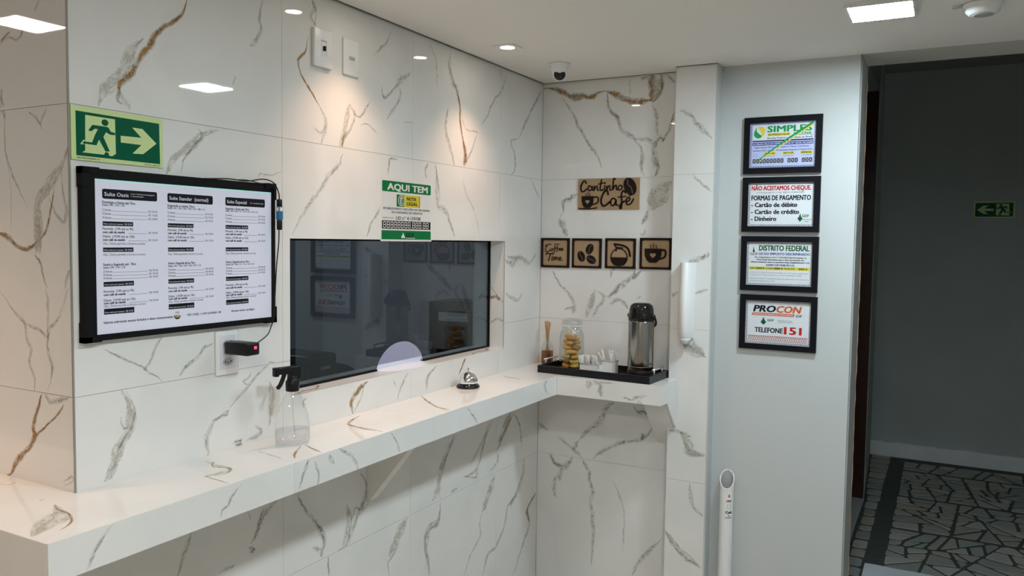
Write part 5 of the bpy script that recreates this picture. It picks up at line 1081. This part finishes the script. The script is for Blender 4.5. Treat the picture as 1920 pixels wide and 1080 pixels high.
        tx('TELEFONE', .15, .265, .115, INK, .43, .022); tx('151', .61, .25, .17, RED_, .25, .024)
        for k in range(26):
            u = .045 + k * .0352; c_ = RED_ if k % 2 else INK; mb.stroke([(X(u), Y(.06)), (X(u + .03), Y(.17))], .0013, e, c_, 0); mb.stroke([(X(u + .03), Y(.06)), (X(u), Y(.17))], .0013, e + .0002, ORG, 0)
        mb.rect(X(.04), Y(.175), X(.96), Y(.185), e, RED_)
    o = mb.build('printed_sheet', t); o.location = (b_, b_, .0050)
# ------------------------------------------------------------------ tray and things on it
TR = thing('serving_tray', (-.163, -.366, ZK + .0003), 'black tray with brown floor and silver handles on the coffee shelf', 'tray', rot=(0, 0, math.radians(-3.3)))
mb = MB(); hx, hy = .100, .2425
mb.box((-hx, -hy, 0), (hx, hy, .005), BLACKP); mb.box((-hx, -hy, .005), (-hx + .007, hy, .029), BLACKP); mb.box((hx - .007, -hy, .005), (hx, hy, .029), BLACKP); mb.box((-hx + .007, -hy, .005), (hx - .007, -hy + .007, .029), BLACKP); mb.box((-hx + .007, hy - .007, .005), (hx - .007, hy, .029), BLACKP); mb.build('rim', TR)
mb = MB(); mb.box((-hx + .007, -hy + .007, .005), (hx - .007, hy - .007, .0058), pm('brown_tray_floor', (.09, .035, .018), .22, var=.3, vscale=25)); mb.build('inlay', TR, 'dark brown wooden tray floor')
for sy in (-1, 1):
    mb = MB(); yy = sy * (hy - .006); mb.tube([(-.055, yy, .047), (.055, yy, .047)], .0042, SILVER, n=12)
    for xx in (-.040, .040): mb.tube([(xx, yy, .028), (xx, yy, .046)], .0035, SILVER, n=10)
    mb.build('handle', TR, 'silver bar handle')
ZT = ZK + .0063
# reed diffuser
t = thing('reed_diffuser', (-.045, -.062, ZK + .0003), 'small amber reed diffuser bottle with wooden sticks in the corner behind the tray', 'reed diffuser')
mb = MB(); pr = [(.020, 0), (.0255, .002), (.0265, .008), (.0265, .068), (.024, .082), (.015, .097), (.0105, .104), (.0105, .124), (.0125, .126), (.0125, .130), (.0115, .130)]
mb.lathe([(.0001, .001)] + pr, GLASS, n=28, cap=False); mb.build('bottle', t)
mb = MB(); mb.lathe([(.0001, .003), (.0235, .003), (.0250, .008), (.0250, .060), (.0001, .0605)], thin('amber_liquid', (.86, .50, .18), .02, .04, .8), n=28, cap=False); mb.build('scented_liquid', t)
RD = pm('reed_wood', (.50, .26, .09), .6)
rr = random.Random(4)
for k in range(8):
    a = 2 * PI * k / 8 + .3; r0, r1 = .016, .0065 + .002 * (k % 2); top = .190 - rr.uniform(0, .008)
    mb = MB(); mb.tube([(-r0 * math.cos(a), -r0 * math.sin(a), .006), (r1 * math.cos(a) * .6, r1 * math.sin(a) * .6, .118), (.012 * math.cos(a), .012 * math.sin(a), top)], .0017, RD, n=6); mb.build('reed', t)
# jar
JX, JY = -.125, -.213
t = thing('glass_jar', (JX, JY, ZT), 'tall clear glass jar with clamp lid holding golden snacks, on the tray', 'jar')
mb = MB(); mb.lathe([(.0001, .004), (.046, .002), (.050, .008), (.051, .02), (.051, .135), (.048, .150), (.041, .162), (.040, .175), (.043, .177), (.043, .181)], GLASS, n=40, cap=False)
mb.lathe([(.0475, .008), (.0485, .02), (.0485, .133), (.0455, .149), (.038, .162)], GLASS, n=40, cap=False); mb.build('glass_body', t)
mb = MB(); mb.lathe([(.043, .183), (.0445, .187), (.044, .198), (.040, .206), (.030, .209), (.0001, .209)], GLASS, n=40, cap=False); mb.lathe([(.036, .186), (.036, .200), (.0001, .201)], GLASS, n=32, cap=False); mb.build('lid', t)
mb = MB(); mb.lathe([(.0415, .1805), (.0445, .1815), (.0415, .1835)], WHITEP, n=32, cap=False); mb.build('gasket', t)
mb = MB(); ring = [(.0425 * math.cos(a), .0425 * math.sin(a), .170) for a in [2 * PI * k / 32 for k in range(33)]]; mb.tube(ring, .0012, CHROME, n=6)
u_ = Vector((-.75, -.66, 0)).normalized(); s_ = Vector((u_.y, -u_.x, 0))
for sg in (-1, 1): mb.tube([u_ * .044 + s_ * .010 * sg + Vector((0, 0, .172)), u_ * .050 + s_ * .010 * sg + Vector((0, 0, .155)), u_ * .055 + s_ * .008 * sg + Vector((0, 0, .135)), u_ * .055 + Vector((0, 0, .128))], .0013, CHROME, n=6); mb.tube([u_ * .044 + s_ * .008 * sg + Vector((0, 0, .168)), u_ * .049 + s_ * .008 * sg + Vector((0, 0, .190)), u_ * .035 + s_ * .008 * sg + Vector((0, 0, .209)), u_ * -.04 + s_ * .006 * sg + Vector((0, 0, .207))], .0011, CHROME, n=6)
mb.build('wire_clamp', t, 'bent wire clamp')
GOLDS = [pm('golden_crust_%s' % a, c, .45, var=.35, vscale=60, bump=.5, bscale=90, coat=.3) for a, c in (('light', (.72, .40, .06)), ('deep', (.58, .26, .03)), ('yellow', (.72, .48, .10)))]
rr = random.Random(8)
def snack(mt, L_, W_, T_):
    bm = bmesh.new(); bmesh.ops.create_icosphere(bm, subdivisions=3, radius=1); bm.verts.index_update(); ph = [rr.uniform(0, 6) for _ in range(5)]; vs_ = []
    for v in bm.verts:
        c = v.co; e = (abs(c.x) ** 3 + abs(c.y) ** 3 + abs(c.z) ** 3) ** (-1 / 3)
        k = e * (1 + .07 * math.sin(9 * c.x + ph[0]) * math.sin(8 * c.y + ph[1]) + .06 * math.sin(15 * c.z + ph[2] + 6 * c.x) + .035 * math.sin(23 * c.y + 11 * c.x + ph[3]))
        vs_.append((c.x * L_ * k, c.y * W_ * k, c.z * T_ * k + .22 * T_ * math.sin(2.4 * c.x + ph[4])))
    mb = MB(); mb.add(vs_, [[v.index for v in f.verts] for f in bm.faces], mt, True); bm.free(); return mb
zb0 = .0145
for li_ in range(7):
    n_ = (3, 2, 3, 2, 3, 2, 2)[li_]
    for k in range(n_):
        a = 2 * PI * k / n_ + li_ * 1.15; R_ = .0235 if n_ == 3 else .0190
        o = snack(GOLDS[(li_ + k) % 3], .0195 if n_ == 3 else .0250, .0155 if n_ == 3 else .0150, .0085).build('golden_snack')
        o.location = (JX + R_ * math.cos(a), JY + R_ * math.sin(a), ZT + zb0 + li_ * .0195); o.rotation_euler = (rr.uniform(-.12, .12), rr.uniform(-.12, .12), a + PI / 2)
        tag(o, 'golden brown snack piece inside the clamp-lid glass jar', 'snack', 'golden snacks in the glass jar')
# small white holders
def holder(loc, w_, d_, h_, label, rz):
    t = thing('small_holder', loc, label, 'holder', 'white holders on the tray', rot=(0, 0, rz))
    mb = MB(); q = .0015
    mb.box((-d_ / 2, -w_ / 2, 0), (d_ / 2, w_ / 2, q), WHITEP); mb.box((-d_ / 2, -w_ / 2, 0), (-d_ / 2 + q, w_ / 2, h_), WHITEP); mb.box((d_ / 2 - q, -w_ / 2, 0), (d_ / 2, w_ / 2, h_), WHITEP); mb.box((-d_ / 2, -w_ / 2, 0), (d_ / 2, -w_ / 2 + q, h_), WHITEP); mb.box((-d_ / 2, w_ / 2 - q, 0), (d_ / 2, w_ / 2, h_), WHITEP); mb.build('box', t)
    mb = MB(); r = .0018
    cs = [(-d_ / 2, -w_ / 2, h_), (d_ / 2, -w_ / 2, h_), (d_ / 2, w_ / 2, h_), (-d_ / 2, w_ / 2, h_), (-d_ / 2, -w_ / 2, h_)]
    for a, b in zip(cs[:-1], cs[1:]): mb.tube([a, b], r, GREYPL, n=8)
    mb.build('wire_rim', t)
    return t
holder((-.190, -.329, ZT), .078, .050, .040, 'wider white holder filled with small packets beside the jar', -.06)
holder((-.150, -.392, ZT), .052, .048, .052, 'smaller white holder filled with clear stirrers in the tray centre', -.06)
PK = [pm('packet_paper', (.62, .62, .60), .4, var=.3, vscale=60), pm('packet_film', (.55, .55, .54), .2, var=.35, vscale=90)]
for k in range(7):
    mb = MB(); x0 = -.020 + (k % 2) * .014; mb.rbox((-.0025, -.012, 0), (.0025, .012, .052), .001, PK[0] if k % 3 == 1 else PK[1], seg=1); mb.rect(0, 0, 0, 0, 0, PK[0]) if False else None
    o = mb.build('sweetener_packet'); o.location = (-.190 + x0 + .004, -.329 - .029 + k * .0095, ZT + .022); o.rotation_euler = (rr.uniform(-.25, .25), rr.uniform(-.2, .2), rr.uniform(-.8, .8)); tag(o, 'small translucent packet standing in the wider white holder', 'packet', 'packets in the wide holder')
ST = pm('clear_stirrer', (.86, .86, .88), .15)
for k in range(14):
    a = rr.uniform(0, 6.28); tl = rr.uniform(.15, .55); bx, by = -.150 + rr.uniform(-.014, .014), -.392 + rr.uniform(-.014, .014); L_ = rr.uniform(.085, .100)
    dr = Vector((math.sin(tl) * math.cos(a) * .8, math.sin(tl) * math.sin(a), math.cos(tl))).normalized()
    mb = MB(); mb.tube([Vector((0, 0, 0)), dr * L_], .0016, ST, n=6); e_ = dr * L_; mb.rbox((e_.x - .003, e_.y - .0015, e_.z - .006), (e_.x + .003, e_.y + .0015, e_.z + .003), .001, ST, seg=1)
    o = mb.build('coffee_stirrer'); o.location = (bx, by, ZT + .003 + .001 * (k % 3)); tag(o, 'clear plastic stirrer sticking out of the smaller white holder', 'stirrer', 'stirrers in the small holder')
# airpot
t = thing('coffee_airpot', (-.150, -.521, ZT), 'tall brushed steel thermos with black pump head and handle on the tray', 'thermos')
mb = MB(); mb.lathe([(.048, 0), (.0505, .003), (.0515, .012), (.0515, .026), (.050, .028)], BLACKP, n=48); mb.build('base_ring', t)
mb = MB(); mb.lathe([(.0495, .028), (.0503, .030), (.0503, .218), (.0495, .221)], STEEL, n=64); mb.build('body', t)
mb = MB(); mb.lathe([(.0500, .0415), (.0505, .0425), (.0505, .0435), (.0500, .0445)], SILVER, n=48, cap=False); mb.build('band', t)
mb = MB(); mb.lathe([(.050, .221), (.0515, .224), (.0515, .236), (.0485, .250), (.0465, .268), (.0425, .281), (.033, .289), (.018, .2915), (.0001, .292)], BLACKG, n=48)
u2 = Vector((-.86, -.5, 0)).normalized(); q3 = Matrix.Rotation(math.atan2(u2.y, u2.x), 4, 'Z')
mb.build('pump_head', t)
mb = MB(); vs_ = []
for (dx, hw, z) in ((.040, .020, .230), (.055, .017, .232), (.060, .014, .244), (.052, .013, .262), (.040, .012, .276)):
    for sg in (-1, 1): p = q3 @ Vector((dx, hw * sg, z)); vs_.append(p)
mb.add(vs_, [(2 * i, 2 * i + 1, 2 * i + 3, 2 * i + 2) for i in range(4)], BLACKG, True)
b0 = q3 @ Vector((.030, -.014, .240)); mb.tube([q3 @ Vector((.035, 0, .250)), q3 @ Vector((.056, 0, .243)), q3 @ Vector((.062, 0, .232))], [.013, .010, .007], BLACKG, n=12); mb.build('spout', t)
sd = Matrix.Rotation(math.radians(-38), 3, 'Z') @ Vector((.476, -.88, 0))
for sg in (-1, 1):
    mb = MB(); c = sd * .0525 * sg; mb.lathe([(.0095, -.005), (.0095, .005)], BLACKP, rot=sd.to_track_quat('Z', 'Y').to_matrix(), c=(c.x, c.y, .238), n=16); mb.build('hinge', t)
mb = MB(); hp = []
bk = Matrix.Rotation(math.radians(-38), 3, 'Z') @ Vector((.86, .5, 0))
for k in range(17):
    a = -PI / 2 + PI * k / 16; p = sd * (.0565 * math.sin(a)) + bk * (.062 * math.cos(a)); hp.append((p.x, p.y, .238 - .050 * math.cos(a)))
mb.tube(hp, .0042, BLACKP, n=8); mb.build('carry_handle', t)
# cup dispenser on the pier
t = thing('cup_dispenser', (-.09, -.6875, 1.245), 'tall slim white cup dispenser mounted on the tiled pier', 'dispenser', rot=ON_END)
mb = MB(); n = 14
def sec(r, d, y): return [(r * math.cos(q), y, .004 + d * math.sin(q)) for q in [PI * k / n for k in range(n + 1)]]
secs = [sec(.0285, .052, .315), sec(.0285, .054, .313), sec(.0285, .054, .200), sec(.0295, .056, .196), sec(.0290, .056, .060), sec(.0250, .048, .030), sec(.0215, .042, .022)]
vs_ = [p for s in secs for p in s]; K = n + 1
mb.add(vs_, [(j * K + i, (j + 1) * K + i, (j + 1) * K + i + 1, j * K + i + 1) for j in range(len(secs) - 1) for i in range(n)], WHITEP, True)
mb.add(secs[0], [tuple(range(K))], WHITEP); mb.box((-.0285, .022, 0), (.0285, .315, .004), WHITEP); mb.build('tube', t)
mb = MB(); mb.lathe([(.022, 0), (.0225, .004), (.0185, .012), (.0155, .022), (.0001, .022)], pm('frosted_white', (.70, .72, .72), .25), rot=Euler((PI / 2, 0, 0)).to_matrix(), c=(0, .022, .025), n=24)
mb.build('outlet_ring', t)
mb = MB(); mb.stroke([(.004, .17), (.020, .10), (.012, .05), (-.005, .03)], .002, .06, WHITEP) if False else mb.rect(-.001, .1, .001, .101, .058, WHITEP)
# used-cup tube
t = thing('used_cup_tube', (-.052, -.850, 0), 'white tube bin for used coffee cups standing in the corner by the pier', 'cup bin')
mb = MB(); r = .0265; n = 36; zb_, zt_ = .690, .752; ax_ = Vector((-1, -.15, 0)).normalized()
vs_ = []
for rr2 in (r, r - .0025):
    for zz in (0, None):
        for k in range(n):
            a = 2 * PI * k / n; p = Vector((math.cos(a), math.sin(a), 0)); f = (p.dot(ax_) + 1) / 2
            z = .012 if zz == 0 else zt_ - (zt_ - zb_) * f
            vs_.append((p.x * rr2, p.y * rr2, z))
fs_ = [(k, (k + 1) % n, n + (k + 1) % n, n + k) for k in range(n)] + [(2 * n + (k + 1) % n, 2 * n + k, 3 * n + k, 3 * n + (k + 1) % n) for k in range(n)] + [(n + k, n + (k + 1) % n, 3 * n + (k + 1) % n, 3 * n + k) for k in range(n)]
mb.add(vs_, fs_[:n], WHITEP, True); mb.add(vs_, fs_[n:2 * n], GREYPL, True); mb.add(vs_, fs_[2 * n:], WHITEP) if fs_[2 * n:] else None; mb.tube([(vs_[n + k % n][0] * .97, vs_[n + k % n][1] * .97, vs_[n + k % n][2]) for k in range(n + 1)], .0022, WHITEP, n=6); mb.build('tube', t)  # inner wall coloured grey to stand in for the shade inside the tube
mb = MB(); mb.lathe([(.042, 0), (.042, .006), (.030, .014), (.0001, .014)], WHITEP, n=32); mb.build('foot', t)
def wrap(mb_src):
    th0 = math.atan2(ax_.y, ax_.x) + .45
    mb_src.v = [((r + .0006 + z) * math.cos(th0 - (-x) / r) if False else (r + .0006 + z) * math.cos(th0 + x / r), (r + .0006 + z) * math.sin(th0 + x / r), y) for x, y, z in mb_src.v]; return mb_src
mb = MB(); mb.poly([(0, .655), (.006, .662), (.003, .662), (.003, .669), (-.003, .669), (-.003, .662), (-.006, .662)], 0, ORG)
mb.text('LIXO', 0, .640, .0075, 0, INK, w=.020, bold=0.022, al='c'); mb.stroke([(-.006, .628), (-.004, .614), (.004, .614), (.006, .628)], .0012, 0, GREYPL, 0); mb.stroke([(-.007, .629), (.007, .629)], .001, 0, GREYPL, 0)
mb.text('Café', 0, .594, .0095, 0, INK, w=.024, bold=0.022, al='c'); mb.stroke([(.003 * math.cos(q), .585 + .003 * math.sin(q)) for q in [k * PI / 4 for k in range(9)]], .0014, 0, INK, 0); mb.text('Descartáveis', 0, .576, .004, 0, INK, w=.026, bold=0.011, al='c')
wrap(mb).build('printed_label', t, 'orange arrow and words LIXO Café')
# white mat at the passage
t = None
mb = MB(); n, k_ = 24, 10; rr = random.Random(9)
x1, x0, y1, y0 = 1.255, .72, -1.258, -1.95
g = [[(x1 - (x1 - x0) * j / k_, y1 + (y0 - y1) * i / n, .012 + .004 * math.sin(i * .9 + j) * (1 if 0 < j < k_ else .3)) for j in range(k_ + 1)] for i in range(n + 1)]
vs_ = [p for r_ in g for p in r_]; q_n = k_ + 1
mb.add(vs_, [(i * q_n + j, i * q_n + j + 1, (i + 1) * q_n + j + 1, (i + 1) * q_n + j) for i in range(n) for j in range(k_)], pm('white_cloth', (.88, .91, .95), .9, bump=.6, bscale=200), True)
mb.box((x0, y0, .0035), (x1, y1, .008), bpy.data.materials['white_cloth']); tag(mb.build('floor_cloth'), 'white cloth mat lying on the mosaic floor in the passage', 'mat')
print('stones', nst)
